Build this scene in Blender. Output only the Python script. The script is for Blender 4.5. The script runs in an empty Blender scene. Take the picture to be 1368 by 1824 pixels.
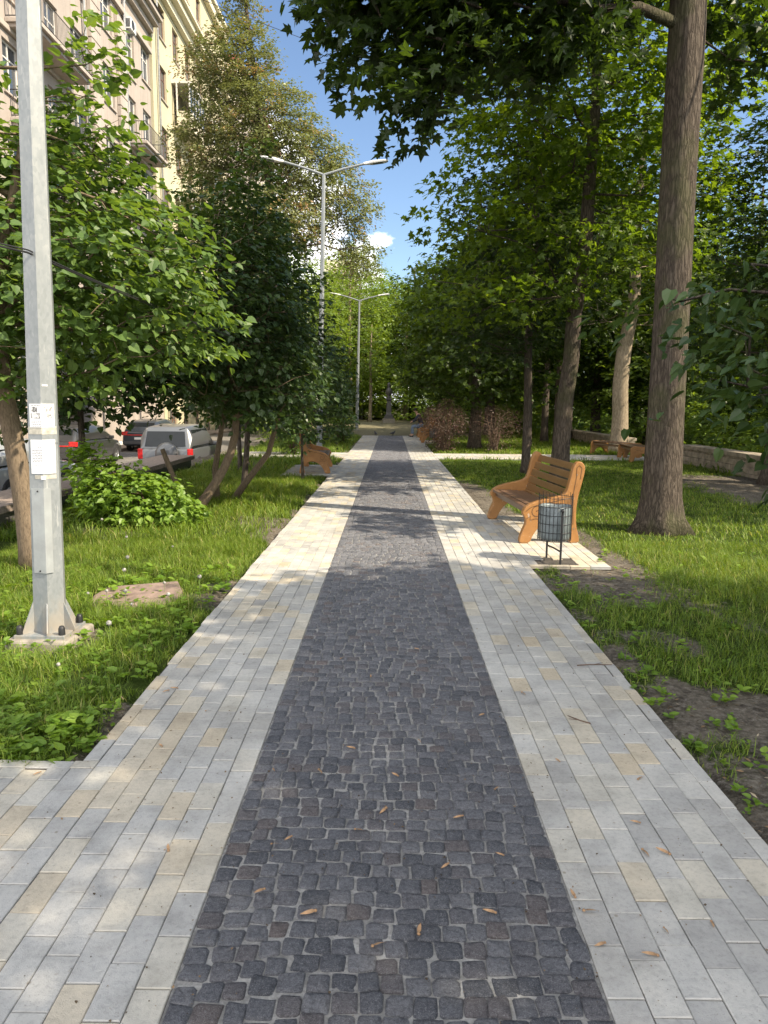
import bpy, bmesh, math, random
import numpy as np
from mathutils import Vector, Matrix

SC = bpy.context.scene
COL = SC.collection
R = math.radians
PI = math.pi

# ------------------------------------------------------------------ camera
cam_d = bpy.data.cameras.new('camera')
cam = bpy.data.objects.new('camera', cam_d)
COL.objects.link(cam)
cam_d.sensor_fit = 'HORIZONTAL'
cam_d.sensor_width = 36.0
cam_d.lens = 36.0 * 1300 / 1368
cam_d.clip_start = 0.05
cam_d.clip_end = 2000
cam.matrix_world = (Matrix.Translation((0, 0, 1.6)) @ Matrix.Rotation(R(0.44), 4, 'Z')
                    @ Matrix.Rotation(R(90 - 8.49), 4, 'X') @ Matrix.Rotation(R(0.5), 4, 'Z'))
SC.camera = cam

# ------------------------------------------------------------------ sky, sun, exposure
SUN_EL = R(42)
SUN_H = Vector((0.92, -0.39)).normalized()            # horizontal direction towards the sun
w = bpy.data.worlds.new('World')
SC.world = w
w.use_nodes = True
nt = w.node_tree
nt.nodes.clear()
_o = nt.nodes.new('ShaderNodeOutputWorld')
_b = nt.nodes.new('ShaderNodeBackground')
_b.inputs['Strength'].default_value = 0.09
sky = nt.nodes.new('ShaderNodeTexSky')
sky.sky_type = 'NISHITA'
sky.sun_disc = False
sky.sun_elevation = SUN_EL
sky.sun_rotation = math.atan2(SUN_H.x, SUN_H.y)
sky.altitude = 600
sky.air_density = 1.0
sky.dust_density = 0.1
sky.ozone_density = 2.4
tc = nt.nodes.new('ShaderNodeTexCoord')
mp = nt.nodes.new('ShaderNodeMapping')
mp.inputs['Scale'].default_value = (1, 1, 1.5)
mp.inputs['Location'].default_value = (0.35, 0.1, 0.0)
nz = nt.nodes.new('ShaderNodeTexNoise')
nz.inputs['Scale'].default_value = 7.0
nz.inputs['Detail'].default_value = 9
nz.inputs['Roughness'].default_value = 0.55
sp = nt.nodes.new('ShaderNodeSeparateXYZ')
def _m(op, x, y, z=None):
    d = nt.nodes.new('ShaderNodeMath'); d.operation = op
    for i, v in enumerate((x, y, z)):
        if v is None: continue
        if isinstance(v, (int, float)): d.inputs[i].default_value = v
        else: nt.links.new(v, d.inputs[i])
    return d.outputs[0]
L = nt.links.new
L(tc.outputs['Generated'], mp.inputs['Vector']); L(mp.outputs[0], nz.inputs['Vector'])
L(tc.outputs['Generated'], sp.inputs[0])
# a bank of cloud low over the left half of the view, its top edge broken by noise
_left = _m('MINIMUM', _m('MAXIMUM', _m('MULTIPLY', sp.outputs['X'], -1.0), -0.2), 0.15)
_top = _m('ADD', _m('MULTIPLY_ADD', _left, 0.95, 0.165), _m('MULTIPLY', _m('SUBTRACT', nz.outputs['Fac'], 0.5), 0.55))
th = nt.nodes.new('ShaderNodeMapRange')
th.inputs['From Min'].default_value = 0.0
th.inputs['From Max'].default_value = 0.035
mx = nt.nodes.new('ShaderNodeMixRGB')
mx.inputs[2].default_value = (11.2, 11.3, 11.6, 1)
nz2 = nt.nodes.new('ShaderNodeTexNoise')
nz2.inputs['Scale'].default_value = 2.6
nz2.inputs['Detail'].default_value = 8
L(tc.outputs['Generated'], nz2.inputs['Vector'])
_back = _m('MULTIPLY_ADD', _m('MAXIMUM', _m('MINIMUM', sp.outputs['Y'], 0.45), -0.5), -0.55, -0.02)  # unseen white cloud behind and overhead, added to make the ambient light neutral
_fill_cloud = _m('MULTIPLY', _m('ADD', _m('SUBTRACT', nz2.outputs['Fac'], 0.5), _back), 0.35)
L(_m('MAXIMUM', _m('SUBTRACT', _top, sp.outputs['Z']), _fill_cloud), th.inputs['Value'])
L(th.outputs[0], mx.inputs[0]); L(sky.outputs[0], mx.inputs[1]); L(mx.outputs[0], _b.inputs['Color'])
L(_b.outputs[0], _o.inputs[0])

sun_d = bpy.data.lights.new('sun', 'SUN')
sun_d.energy = 3.8
sun_d.angle = R(0.53)
sun_d.color = (1.0, 0.88, 0.69)
sun = bpy.data.objects.new('sun', sun_d)
COL.objects.link(sun)
to_sun = Vector((SUN_H.x * math.cos(SUN_EL), SUN_H.y * math.cos(SUN_EL), math.sin(SUN_EL)))
sun.rotation_euler = (-to_sun).to_track_quat('-Z', 'Y').to_euler()
sun.location = (20, -10, 30)

SC.view_settings.view_transform = 'Standard'
SC.view_settings.look = 'None'
SC.view_settings.gamma = 1
SC.view_settings.use_white_balance = True
SC.view_settings.white_balance_temperature = 6700
SC.view_settings.exposure = 1.3
SC.render.engine = 'CYCLES'
SC.cycles.max_bounces = 7
SC.cycles.diffuse_bounces = 4
SC.cycles.transmission_bounces = 5
SC.cycles.transparent_max_bounces = 4
SC.cycles.sample_clamp_indirect = 6

# ------------------------------------------------------------------ helpers
def link(name, me, m=None, parent=None):
    o = bpy.data.objects.new(name, me)
    COL.objects.link(o)
    if m is not None and me is not None:
        me.materials.append(m)
    if parent is not None:
        o.parent = parent
    return o

def tag(o, label=None, cat=None, group=None, kind=None):
    if label: o['label'] = label
    if cat: o['category'] = cat
    if group: o['group'] = group
    if kind: o['kind'] = kind
    return o

def thing(name, label, cat, loc=(0, 0, 0), rotz=0, group=None):
    o = bpy.data.objects.new(name, None)
    COL.objects.link(o)
    o.empty_display_size = 0.2
    o.location = loc
    o.rotation_euler = (0, 0, rotz)
    return tag(o, label, cat, group)

KIDS = {}
def kids(o):
    return [c for c in bpy.data.objects if c.parent == o]

def dup(src, loc, rotz=0, label=None, group=None, scale=None):
    def cp(o, parent):
        c = o.copy()
        COL.objects.link(c)
        if parent is not None:
            c.parent = parent
        for k in kids(o):
            cp(k, c)
        return c
    r = cp(src, None)
    r.location = loc
    r.rotation_euler = (0, 0, rotz)
    if scale is not None:
        r.scale = scale if hasattr(scale, '__len__') else (scale,) * 3
    if label: r['label'] = label
    if group: r['group'] = group
    return r

class MB:
    """numpy mesh collector: every add() gives vertices, faces of one size and a per-vertex value"""
    def __init__(self):
        self.V = []; self.F = []; self.A = []; self.n = 0
    def add(self, V, F, a=0.5):
        V = np.asarray(V, dtype=np.float32).reshape(-1, 3)
        fs = F if isinstance(F, list) and len(F) and isinstance(F[0], np.ndarray) else None
        if fs is None:
            by = {}
            for f in F: by.setdefault(len(f), []).append(f)
            fs = [np.array(v, dtype=np.int64) for v in by.values()]
        for f in fs: self.F.append(f + self.n)
        self.V.append(V)
        a = np.asarray(a, dtype=np.float32)
        self.A.append(np.full(len(V), a, dtype=np.float32) if a.ndim == 0 else a)
        self.n += len(V)
        return self
    def box(self, c, s, rot=None, a=0.5):
        x, y, z = s[0] / 2, s[1] / 2, s[2] / 2
        P = np.array([(-x, -y, -z), (x, -y, -z), (x, y, -z), (-x, y, -z), (-x, -y, z), (x, -y, z), (x, y, z), (-x, y, z)])
        if rot is not None: P = P @ np.array(rot.to_3x3()).T
        return self.add(P + np.array(c), [(0, 3, 2, 1), (4, 5, 6, 7), (0, 1, 5, 4), (1, 2, 6, 5), (2, 3, 7, 6), (3, 0, 4, 7)], a)
    def span(self, lo, hi, a=0.5):
        lo = np.array(lo, float); hi = np.array(hi, float)
        return self.box((lo + hi) / 2, hi - lo, None, a)
    def tube(self, pts, rad, n=8, cap=True, a=0.5, flare=None, ph=0.0):
        P = np.array(pts, float); k = len(P)
        rad = np.full(k, rad, float) if np.ndim(rad) == 0 else np.array(rad, float)
        T = np.gradient(P, axis=0)
        T /= np.linalg.norm(T, axis=1)[:, None] + 1e-9
        ref = np.array((1., 0, 0)) if abs(T[0][0]) < 0.8 else np.array((0, 1., 0))
        an = np.arange(n) * 2 * PI / n + ph
        V = np.empty((k, n, 3))
        for i in range(k):
            u = ref - T[i] * ref.dot(T[i]); u /= np.linalg.norm(u) + 1e-9
            v = np.cross(T[i], u); ref = u
            rr = rad[i] * (np.ones(n) if flare is None else flare(i, an))
            V[i] = P[i] + (np.cos(an) * rr)[:, None] * u + (np.sin(an) * rr)[:, None] * v
        idx = np.arange(k * n).reshape(k, n)
        q = np.stack([idx[:-1], np.roll(idx[:-1], -1, 1), np.roll(idx[1:], -1, 1), idx[1:]], -1).reshape(-1, 4)
        fs = [q]
        if cap: fs += [idx[0][::-1][None, :].copy(), idx[-1][None, :].copy()]
        return self.add(V.reshape(-1, 3), fs, a)
    def lathe(self, prof, c=(0, 0, 0), n=24, a=0.5):
        p = np.array(prof, float); an = np.arange(n) * 2 * PI / n
        V = np.stack([p[:, None, 0] * np.cos(an), p[:, None, 0] * np.sin(an), np.repeat(p[:, 1:2], n, 1)], -1).reshape(-1, 3) + np.array(c)
        idx = np.arange(len(p) * n).reshape(len(p), n)
        q = np.stack([idx[:-1], np.roll(idx[:-1], -1, 1), np.roll(idx[1:], -1, 1), idx[1:]], -1).reshape(-1, 4)
        return self.add(V, [q], a)
    def prism(self, out, t0, t1, axis='Y', a=0.5):
        """outline in a plane, pushed from t0 to t1 along axis"""
        n = len(out); V = []
        for t in (t0, t1):
            for (u, v) in out:
                V.append((u, t, v) if axis == 'Y' else (t, u, v) if axis == 'X' else (u, v, t))
        F = [tuple(range(n)), tuple(range(2 * n - 1, n - 1, -1))]
        F += [(i, i + n, (i + 1) % n + n, (i + 1) % n) for i in range(n)]
        return self.add(V, F, a)
    def mesh(self, name, smooth=False, fix=False):
        me = bpy.data.meshes.new(name)
        V = np.concatenate(self.V).astype(np.float32)
        me.vertices.add(len(V)); me.vertices.foreach_set('co', V.ravel())
        nl = sum(f.size for f in self.F); nf = sum(len(f) for f in self.F)
        me.loops.add(nl); me.polygons.add(nf)
        me.loops.foreach_set('vertex_index', np.concatenate([f.ravel() for f in self.F]).astype(np.int32))
        tot = np.concatenate([np.full(len(f), f.shape[1], np.int32) for f in self.F])
        st = np.concatenate([[0], np.cumsum(tot)[:-1]]).astype(np.int32)
        me.polygons.foreach_set('loop_start', st)
        me.polygons.foreach_set('use_smooth', np.full(nf, smooth, dtype=bool))
        at = me.attributes.new('rnd', 'FLOAT', 'POINT')
        at.data.foreach_set('value', np.concatenate(self.A).astype(np.float32))
        me.update(calc_edges=True)
        if fix:
            bm = bmesh.new(); bm.from_mesh(me); bmesh.ops.recalc_face_normals(bm, faces=bm.faces[:]); bm.to_mesh(me); bm.free()
        return me
    def build(self, name, m, parent=None, smooth=False, fix=True, bevel=0, seg=2, auto=None):
        me = self.mesh(name, smooth, fix)
        o = link(name, me, m, parent)
        if bevel:
            b = o.modifiers.new('bevel', 'BEVEL'); b.width = bevel; b.segments = seg; b.limit_method = 'ANGLE'; b.angle_limit = R(35)
        return o

def h2(ix, iy, s):
    v = np.sin(ix * 127.1 + iy * 311.7 + s * 74.7) * 43758.5453
    return v - np.floor(v)
def vn(x, y, s=0):
    x = np.asarray(x, float); y = np.asarray(y, float)
    ix = np.floor(x); iy = np.floor(y); fx = x - ix; fy = y - iy
    fx = fx * fx * (3 - 2 * fx); fy = fy * fy * (3 - 2 * fy)
    return (h2(ix, iy, s) * (1 - fx) + h2(ix + 1, iy, s) * fx) * (1 - fy) + (h2(ix, iy + 1, s) * (1 - fx) + h2(ix + 1, iy + 1, s) * fx) * fy
def fbm(x, y, s=0, o=4):
    r = 0; a = 0.5
    for k in range(o):
        r = r + a * vn(x * 2 ** k, y * 2 ** k, s + k * 7.3); a *= 0.5
    return r / (1 - 0.5 ** o)
def sstep(a, b, x):
    t = np.clip((np.asarray(x, float) - a) / (b - a), 0, 1)
    return t * t * (3 - 2 * t)

# ------------------------------------------------------------------ materials
class Mat:
    def __init__(self, name):
        self.m = bpy.data.materials.new(name); self.m.use_nodes = True
        self.t = self.m.node_tree; self.t.nodes.clear()
        self.out = self.t.nodes.new('ShaderNodeOutputMaterial')
    def n(self, ty, **kw):
        d = self.t.nodes.new(ty)
        for k, v in kw.items():
            k2 = k.replace('_', ' ')
            if k in ('operation', 'blend_type', 'feature', 'noise_dimensions', 'attribute_name', 'wave_type', 'bands_direction', 'distance', 'clamp', 'data_type'):
                setattr(d, k, v); continue
            key = int(k[1:]) if k[0] == 'i' and k[1:].isdigit() else k2
            self.set(d.inputs[key], v)
        return d
    def set(self, sock, v):
        if isinstance(v, bpy.types.NodeSocket): self.t.links.new(v, sock)
        elif isinstance(v, bpy.types.Node): self.t.links.new(v.outputs[0], sock)
        else:
            if isinstance(v, tuple) and len(v) == 3 and sock.type == 'RGBA': v = v + (1,)
            sock.default_value = v
    def coord(self, scale=(1, 1, 1), kind='Object'):
        c = self.n('ShaderNodeTexCoord')
        return self.n('ShaderNodeMapping', Vector=c.outputs[kind], Scale=scale)
    def noise(self, vec, scale, detail=4, rough=0.55, dist=0):
        return self.n('ShaderNodeTexNoise', Vector=vec, Scale=scale, Detail=detail, Roughness=rough, Distortion=dist)
    def ramp(self, fac, stops, interp='LINEAR'):
        d = self.n('ShaderNodeValToRGB', Fac=fac)
        d.color_ramp.interpolation = interp
        e = d.color_ramp.elements
        while len(e) < len(stops): e.new(0.5)
        for i, (p, c) in enumerate(stops):
            e[i].position = p; e[i].color = (c if len(c) == 4 else c + (1,)) if isinstance(c, tuple) else (c, c, c, 1)
        return d
    def mix(self, fac, a, b, mode='MIX'):
        return self.n('ShaderNodeMixRGB', blend_type=mode, i0=fac, i1=a, i2=b)
    def attr(self, name='rnd'):
        return self.n('ShaderNodeAttribute', attribute_name=name).outputs['Fac']
    def math(self, op, a, b=0.0):
        return self.n('ShaderNodeMath', operation=op, i0=a, i1=b)
    def bump(self, h, strength=0.5, dist=0.01, normal=None):
        d = self.n('ShaderNodeBump', Height=h, Strength=strength, Distance=dist)
        if normal is not None: self.set(d.inputs['Normal'], normal)
        return d
    def bsdf(self, col, rough=0.7, normal=None, metal=0.0, spec=0.5, **kw):
        d = self.n('ShaderNodeBsdfPrincipled', Base_Color=col, Roughness=rough, Metallic=metal)
        d.inputs['Specular IOR Level'].default_value = spec
        for k, v in kw.items(): self.set(d.inputs[k.replace('_', ' ')], v)
        if normal is not None: self.set(d.inputs['Normal'], normal)
        return d
    def done(self, sh):
        self.set(self.out.inputs['Surface'], sh)
        return self.m

def plain(name, col, rough=0.6, metal=0.0, var=0.25, scale=9.0, bump=0.15, spec=0.5, **kw):
    M = Mat(name); c = M.coord()
    n1 = M.noise(c, scale, 5); n2 = M.noise(c, scale * 9, 3)
    f = M.math('MULTIPLY_ADD', n1.outputs[0], 1.0); f.inputs[2].default_value = 0
    dk = tuple(v * (1 - var) for v in col); lt = tuple(min(1, v * (1 + var)) for v in col)
    cc = M.ramp(n1.outputs[0], [(0.3, dk), (0.7, lt)])
    rr = M.n('ShaderNodeMapRange', Value=n2.outputs[0], From_Min=0.3, From_Max=0.7, To_Min=max(0, rough - 0.1), To_Max=min(1, rough + 0.1))
    return M.done(M.bsdf(cc, rr, M.bump(n2.outputs[0], bump, 0.004), metal, spec, **kw))

def leaf_mat(name, stops, trans=0.5, tint=(1.75, 1.6, 0.5), rough=0.45):
    M = Mat(name)
    col = M.ramp(M.attr(), stops)
    tr = M.mix(1.0, col, tint, 'MULTIPLY')
    d = M.bsdf(col, rough, None, 0, 0.5)
    t = M.n('ShaderNodeBsdfTranslucent', Color=tr)
    return M.done(M.n('ShaderNodeMixShader', Fac=trans, i1=d.outputs[0], i2=t.outputs[0]))

def bark_mat(name, c1, c2, sc=(19, 19, 3.2), depth=1.0, dist=0.035, moss=0.0, cell=1.0):
    M = Mat(name); c = M.coord(sc)
    warp = M.mix(1.0, c, M.mix(1.0, M.noise(c, 0.9, 4, 0.6).outputs[1], (1.6, 1.6, 1.6), 'MULTIPLY'), 'ADD')
    v = M.n('ShaderNodeTexVoronoi', Vector=warp, Scale=1.5, feature='DISTANCE_TO_EDGE')
    n1 = M.noise(c, 2.2, 8, 0.7, 0.4)
    h = M.math('ADD', M.math('MULTIPLY', M.math('MINIMUM', v.outputs[0], 0.26).outputs[0], cell).outputs[0], M.math('MULTIPLY', n1.outputs[0], 0.62).outputs[0])
    cc = M.ramp(h, [(0.16, tuple(x * 0.30 for x in c1)), (0.36, c1), (0.66, c2)])
    big = M.noise(M.coord((1.2, 1.2, 0.8)), 1.6, 4)
    cc = M.mix(M.ramp(big.outputs[0], [(0.45, 0.0), (0.65, 0.55)]), cc, M.mix(1.0, cc, (0.72, 0.74, 0.66), 'MULTIPLY'))
    if moss: cc = M.mix(M.ramp(big.outputs[0], [(0.5, 0.0), (0.62, moss)]), cc, (0.10, 0.12, 0.04))
    return M.done(M.bsdf(cc, 0.9, M.bump(h, depth, dist), 0, 0.2))

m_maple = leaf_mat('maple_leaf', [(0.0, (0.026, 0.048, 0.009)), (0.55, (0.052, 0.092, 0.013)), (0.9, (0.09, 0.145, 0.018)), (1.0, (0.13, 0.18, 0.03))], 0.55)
m_mapleshade = leaf_mat('shaded_maple_leaf', [(0.0, (0.018, 0.036, 0.009)), (0.6, (0.032, 0.062, 0.012)), (1.0, (0.06, 0.10, 0.018))], 0.48)  # darker copy of the maple leaf, canopy shade put into the colour
m_glow = leaf_mat('sunny_maple_leaf', [(0.0, (0.045, 0.085, 0.012)), (0.5, (0.095, 0.16, 0.018)), (0.9, (0.15, 0.215, 0.026)), (1.0, (0.20, 0.26, 0.04))], 0.6)  # lighter copy of the maple leaf, backlit glow put into the colour
m_linden = leaf_mat('linden_leaf', [(0.0, (0.055, 0.105, 0.028)), (0.5, (0.105, 0.18, 0.046)), (0.88, (0.16, 0.24, 0.065)), (1.0, (0.24, 0.30, 0.07))], 0.42, rough=0.48)
m_lilac = leaf_mat('lilac_leaf', [(0.0, (0.026, 0.052, 0.018)), (0.6, (0.048, 0.088, 0.026)), (1.0, (0.09, 0.14, 0.035))], 0.3, rough=0.4)
m_snow = leaf_mat('snowberry_leaf', [(0.0, (0.11, 0.20, 0.03)), (0.6, (0.17, 0.28, 0.04)), (1.0, (0.24, 0.35, 0.07))], 0.38)
m_fresh = leaf_mat('fresh_leaf', [(0.0, (0.10, 0.19, 0.022)), (0.6, (0.17, 0.28, 0.035)), (1.0, (0.24, 0.35, 0.06))], 0.42)
m_feather = leaf_mat('feathery_leaf', [(0.0, (0.13, 0.16, 0.06)), (0.45, (0.19, 0.22, 0.085)), (0.70, (0.25, 0.26, 0.11)), (0.76, (0.33, 0.22, 0.11)), (1.0, (0.40, 0.24, 0.12))], 0.35, (1.25, 1.2, 0.7))
m_pale = leaf_mat('pale_leaf', [(0.0, (0.096, 0.156, 0.030)), (0.6, (0.156, 0.240, 0.042)), (1.0, (0.228, 0.300, 0.060))], 0.45)
m_purple = leaf_mat('barberry_leaf', [(0.0, (0.06, 0.05, 0.032)), (0.45, (0.10, 0.072, 0.05)), (0.8, (0.14, 0.07, 0.062)), (1.0, (0.24, 0.10, 0.095))], 0.35, (1.0, 0.8, 0.8))
m_grass = leaf_mat('grass_blade', [(0.0, (0.06, 0.12, 0.013)), (0.5, (0.14, 0.23, 0.022)), (0.9, (0.25, 0.325, 0.042)), (1.0, (0.42, 0.39, 0.15))], 0.42, (1.3, 1.2, 0.5), 0.5)
m_bark = bark_mat('maple_bark', (0.062, 0.049, 0.039), (0.135, 0.110, 0.088), moss=0.25)
m_barkdark = bark_mat('dark_bark', (0.075, 0.06, 0.048), (0.14, 0.115, 0.095))
m_barkpale = bark_mat('pale_bark', (0.26, 0.21, 0.15), (0.42, 0.35, 0.26), (9, 9, 3), 0.5, 0.014, cell=0.5)
m_barktan = bark_mat('tan_bark', (0.17, 0.128, 0.088), (0.29, 0.225, 0.16), (26, 26, 7), 0.8, 0.010, cell=0.25)

def granite_sett():
    M = Mat('granite_sett'); c = M.coord(); a = M.attr()
    base = M.ramp(a, [(0.0, (0.115, 0.121, 0.139)), (0.35, (0.167, 0.173, 0.194)), (0.62, (0.225, 0.228, 0.246)), (0.84, (0.165, 0.165, 0.182)), (0.95, (0.172, 0.156, 0.160)), (1.0, (0.20, 0.168, 0.16))])
    sp1 = M.noise(c, 300, 3, 0.7); sp2 = M.noise(c, 75, 6, 0.75)
    cc = M.mix(M.ramp(sp1.outputs[0], [(0.56, 0.0), (0.66, 0.8)]), base, (0.34, 0.34, 0.35))
    cc = M.mix(M.ramp(sp1.outputs[0], [(0.30, 0.7), (0.42, 0.0)]), cc, (0.035, 0.036, 0.04))
    cc = M.mix(M.ramp(sp2.outputs[0], [(0.38, 0.8), (0.55, 0.0)]), cc, M.mix(1.0, cc, (0.55, 0.55, 0.56), 'MULTIPLY'))
    cc = M.mix(M.ramp(sp2.outputs[0], [(0.56, 0.0), (0.70, 0.5)]), cc, (0.33, 0.33, 0.345))
    h = M.math('ADD', sp2.outputs[0], M.math('MULTIPLY', sp1.outputs[0], 0.35).outputs[0])
    return M.done(M.bsdf(cc, 0.72, M.bump(h, 1.0, 0.016), 0, 0.4))
m_sett = granite_sett()

def paver_mat():
    M = Mat('concrete_paver'); c = M.coord(); a = M.attr()
    base = M.ramp(a, [(0.0, (0.36, 0.355, 0.34)), (0.3, (0.43, 0.425, 0.405)), (0.55, (0.48, 0.47, 0.44)), (0.7, (0.49, 0.47, 0.415)), (0.85, (0.51, 0.465, 0.38)), (1.0, (0.49, 0.42, 0.315))])
    n1 = M.noise(c, 7, 6, 0.6); n2 = M.noise(c, 55, 4, 0.6); n3 = M.noise(c, 260, 2, 0.6); n4 = M.noise(c, 1.3, 3)
    cc = M.mix(1.0, base, M.ramp(n1.outputs[0], [(0.25, (0.70, 0.70, 0.70)), (0.5, (0.96, 0.96, 0.96)), (0.75, (1.10, 1.09, 1.07))]), 'MULTIPLY')
    cc = M.mix(1.0, cc, M.ramp(n2.outputs[0], [(0.25, (0.80, 0.80, 0.81)), (0.5, (1, 1, 1)), (0.8, (1.06, 1.06, 1.05))]), 'MULTIPLY')
    cc = M.mix(1.0, cc, M.ramp(n4.outputs[0], [(0.3, (0.80, 0.785, 0.76)), (0.58, (1, 1, 1))]), 'MULTIPLY')
    cc = M.mix(M.ramp(n3.outputs[0], [(0.27, 0.8), (0.36, 0.0)]), cc, (0.17, 0.16, 0.145))
    sv = M.n('ShaderNodeTexVoronoi', Vector=c, Scale=16)
    st = M.math('MULTIPLY', M.ramp(sv.outputs[0], [(0.05, 1.0), (0.13, 0.0)]).outputs[0], M.ramp(n1.outputs[0], [(0.52, 0.0), (0.58, 0.75)]).outputs[0])
    cc = M.mix(st, cc, (0.20, 0.17, 0.13))
    h = M.math('ADD', n2.outputs[0], M.math('MULTIPLY', n3.outputs[0], 0.6).outputs[0])
    return M.done(M.bsdf(cc, 0.85, M.bump(h, 0.5, 0.004), 0, 0.25))
m_paver = paver_mat()

def sand_mat(name, c1, c2, sc=30):
    M = Mat(name); c = M.coord()
    n1 = M.noise(c, sc, 5, 0.65); n2 = M.noise(c, sc * 9, 2); n3 = M.noise(c, sc * 0.08, 4)
    cc = M.ramp(n1.outputs[0], [(0.3, c1), (0.7, c2)])
    cc = M.mix(M.ramp(n2.outputs[0], [(0.62, 0.0), (0.72, 0.6)]), cc, tuple(x * 0.35 for x in c1))
    cc = M.mix(M.ramp(n3.outputs[0], [(0.35, 0.5), (0.6, 0.0)]), cc, tuple(x * 0.6 for x in c1))
    h = M.math('ADD', n1.outputs[0], n2.outputs[0])
    return M.done(M.bsdf(cc, 0.95, M.bump(h, 0.7, 0.006), 0, 0.15))
m_grout = sand_mat('joint_sand', (0.22, 0.215, 0.205), (0.47, 0.46, 0.435), 60)
m_joint = sand_mat('dark_joint', (0.06, 0.055, 0.05), (0.14, 0.125, 0.11), 40)
m_asphalt = sand_mat('asphalt', (0.16, 0.15, 0.14), (0.24, 0.225, 0.205), 20)

def ground_mat():
    M = Mat('soil_and_turf'); c = M.coord(); a = M.attr()
    n1 = M.noise(c, 5.5, 8, 0.7); n2 = M.noise(c, 26, 7, 0.75); n3 = M.noise(c, 180, 2)
    soil = M.ramp(n2.outputs[0], [(0.34, (0.035, 0.03, 0.025)), (0.5, (0.11, 0.097, 0.08)), (0.66, (0.30, 0.275, 0.24))])
    soil = M.mix(M.ramp(n1.outputs[0], [(0.40, 0.0), (0.60, 0.7)]), soil, M.ramp(n2.outputs[0], [(0.3, (0.17, 0.15, 0.125)), (0.7, (0.33, 0.29, 0.23))]))
    soil = M.mix(M.ramp(n3.outputs[0], [(0.60, 0.0), (0.70, 0.7)]), soil, (0.16, 0.10, 0.055))
    turf = M.ramp(n2.outputs[0], [(0.25, (0.025, 0.04, 0.010)), (0.5, (0.055, 0.085, 0.016)), (0.8, (0.10, 0.13, 0.03))])
    yy = M.n('ShaderNodeSeparateXYZ', Vector=M.n('ShaderNodeTexCoord').outputs['Object'])
    soil = M.mix(M.n('ShaderNodeMapRange', Value=yy.outputs[1], From_Min=35.0, From_Max=38.0), soil, M.ramp(n2.outputs[0], [(0.3, (0.13, 0.12, 0.075)), (0.7, (0.25, 0.225, 0.15))]))
    f = M.ramp(M.math('ADD', a, M.math('MULTIPLY', M.math('SUBTRACT', n2.outputs[0], 0.5).outputs[0], 0.7).outputs[0]), [(0.38, 0.0), (0.55, 1.0)])
    cc = M.mix(f, turf, soil)
    h = M.math('ADD', n2.outputs[0], M.math('MULTIPLY', n3.outputs[0], 0.5).outputs[0])
    return M.done(M.bsdf(cc, 0.95, M.bump(h, 1.0, 0.03), 0, 0.1))
m_ground = ground_mat()

def galv_mat():
    M = Mat('galvanised_steel'); c = M.coord((1, 1, 0.55))
    v = M.n('ShaderNodeTexVoronoi', Vector=c, Scale=60); n1 = M.noise(c, 9, 6, 0.6); n2 = M.noise(M.coord((6, 6, 0.9)), 5, 5, 0.6)
    cc = M.ramp(M.mix(0.75, v.outputs[1], n1.outputs[0]), [(0.2, (0.17, 0.19, 0.20)), (0.5, (0.235, 0.255, 0.265)), (0.8, (0.31, 0.325, 0.325))])
    cc = M.mix(M.ramp(n2.outputs[0], [(0.62, 0.0), (0.70, 0.6)]), cc, (0.45, 0.46, 0.45))
    z = M.n('ShaderNodeSeparateXYZ', Vector=M.n('ShaderNodeTexCoord').outputs['Object'])
    low = M.math('MULTIPLY', M.ramp(z.outputs[2], [(0.0, 1.0), (0.35, 0.0)]).outputs[0], M.ramp(n1.outputs[0], [(0.4, 0.0), (0.6, 0.8)]).outputs[0])
    cc = M.mix(low, cc, (0.30, 0.26, 0.21))
    return M.done(M.bsdf(cc, 0.55, M.bump(n1.outputs[0], 0.15, 0.004), 0.25, 0.45))
m_galv = galv_mat()

def wood_mat(name, c1, c2, rough=0.35, axis=(30, 3, 30), worn=None):
    M = Mat(name); c = M.coord(axis)
    n1 = M.noise(c, 1.2, 6, 0.6, 0.6); n2 = M.noise(M.coord(), 14, 5, 0.65)
    cc = M.ramp(n1.outputs[0], [(0.3, c1), (0.7, c2)])
    cc = M.mix(M.ramp(n2.outputs[0], [(0.55, 0.0), (0.72, 0.55)]), cc, tuple(x * 0.55 for x in c1))
    if worn: cc = M.mix(M.ramp(n2.outputs[0], [(0.31, 0.85), (0.37, 0.0)]), cc, worn)
    h = M.math('ADD', n1.outputs[0], n2.outputs[0])
    return M.done(M.bsdf(cc, rough, M.bump(h, 0.25, 0.004), 0, 0.5))
m_woodpanel = wood_mat('varnished_panel', (0.27, 0.125, 0.038), (0.35, 0.17, 0.054), 0.42, (5, 5, 5), (0.42, 0.33, 0.25))
m_woodback = wood_mat('varnished_slat', (0.135, 0.068, 0.024), (0.185, 0.098, 0.036), 0.33)
m_woodseat = wood_mat('weathered_slat', (0.10, 0.058, 0.035), (0.17, 0.102, 0.068), 0.38, worn=(0.30, 0.23, 0.18))
m_carve = plain('carved_line', (0.10, 0.05, 0.02), 0.7)
m_black = plain('black_iron', (0.022, 0.022, 0.024), 0.5, 0.3)
m_liner = plain('bin_liner', (0.17, 0.20, 0.21), 0.35, 0.2, 0.25, 14, 0.5)
m_paper = plain('printed_paper', (0.78, 0.78, 0.80), 0.8, 0, 0.06, 6, 0.1)
m_ink = plain('printer_ink', (0.10, 0.10, 0.11), 0.8)
m_photoink = Mat('printed_photo')
_c = m_photoink.coord()
m_photoink = m_photoink.done(m_photoink.bsdf(m_photoink.ramp(m_photoink.noise(_c, 34, 4, 0.7, 0.8).outputs[0], [(0.38, 0.06), (0.48, 0.30), (0.56, 0.7)]), 0.8))
m_tape = plain('old_tape', (0.42, 0.40, 0.34), 0.35, 0, 0.3, 40)
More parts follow.
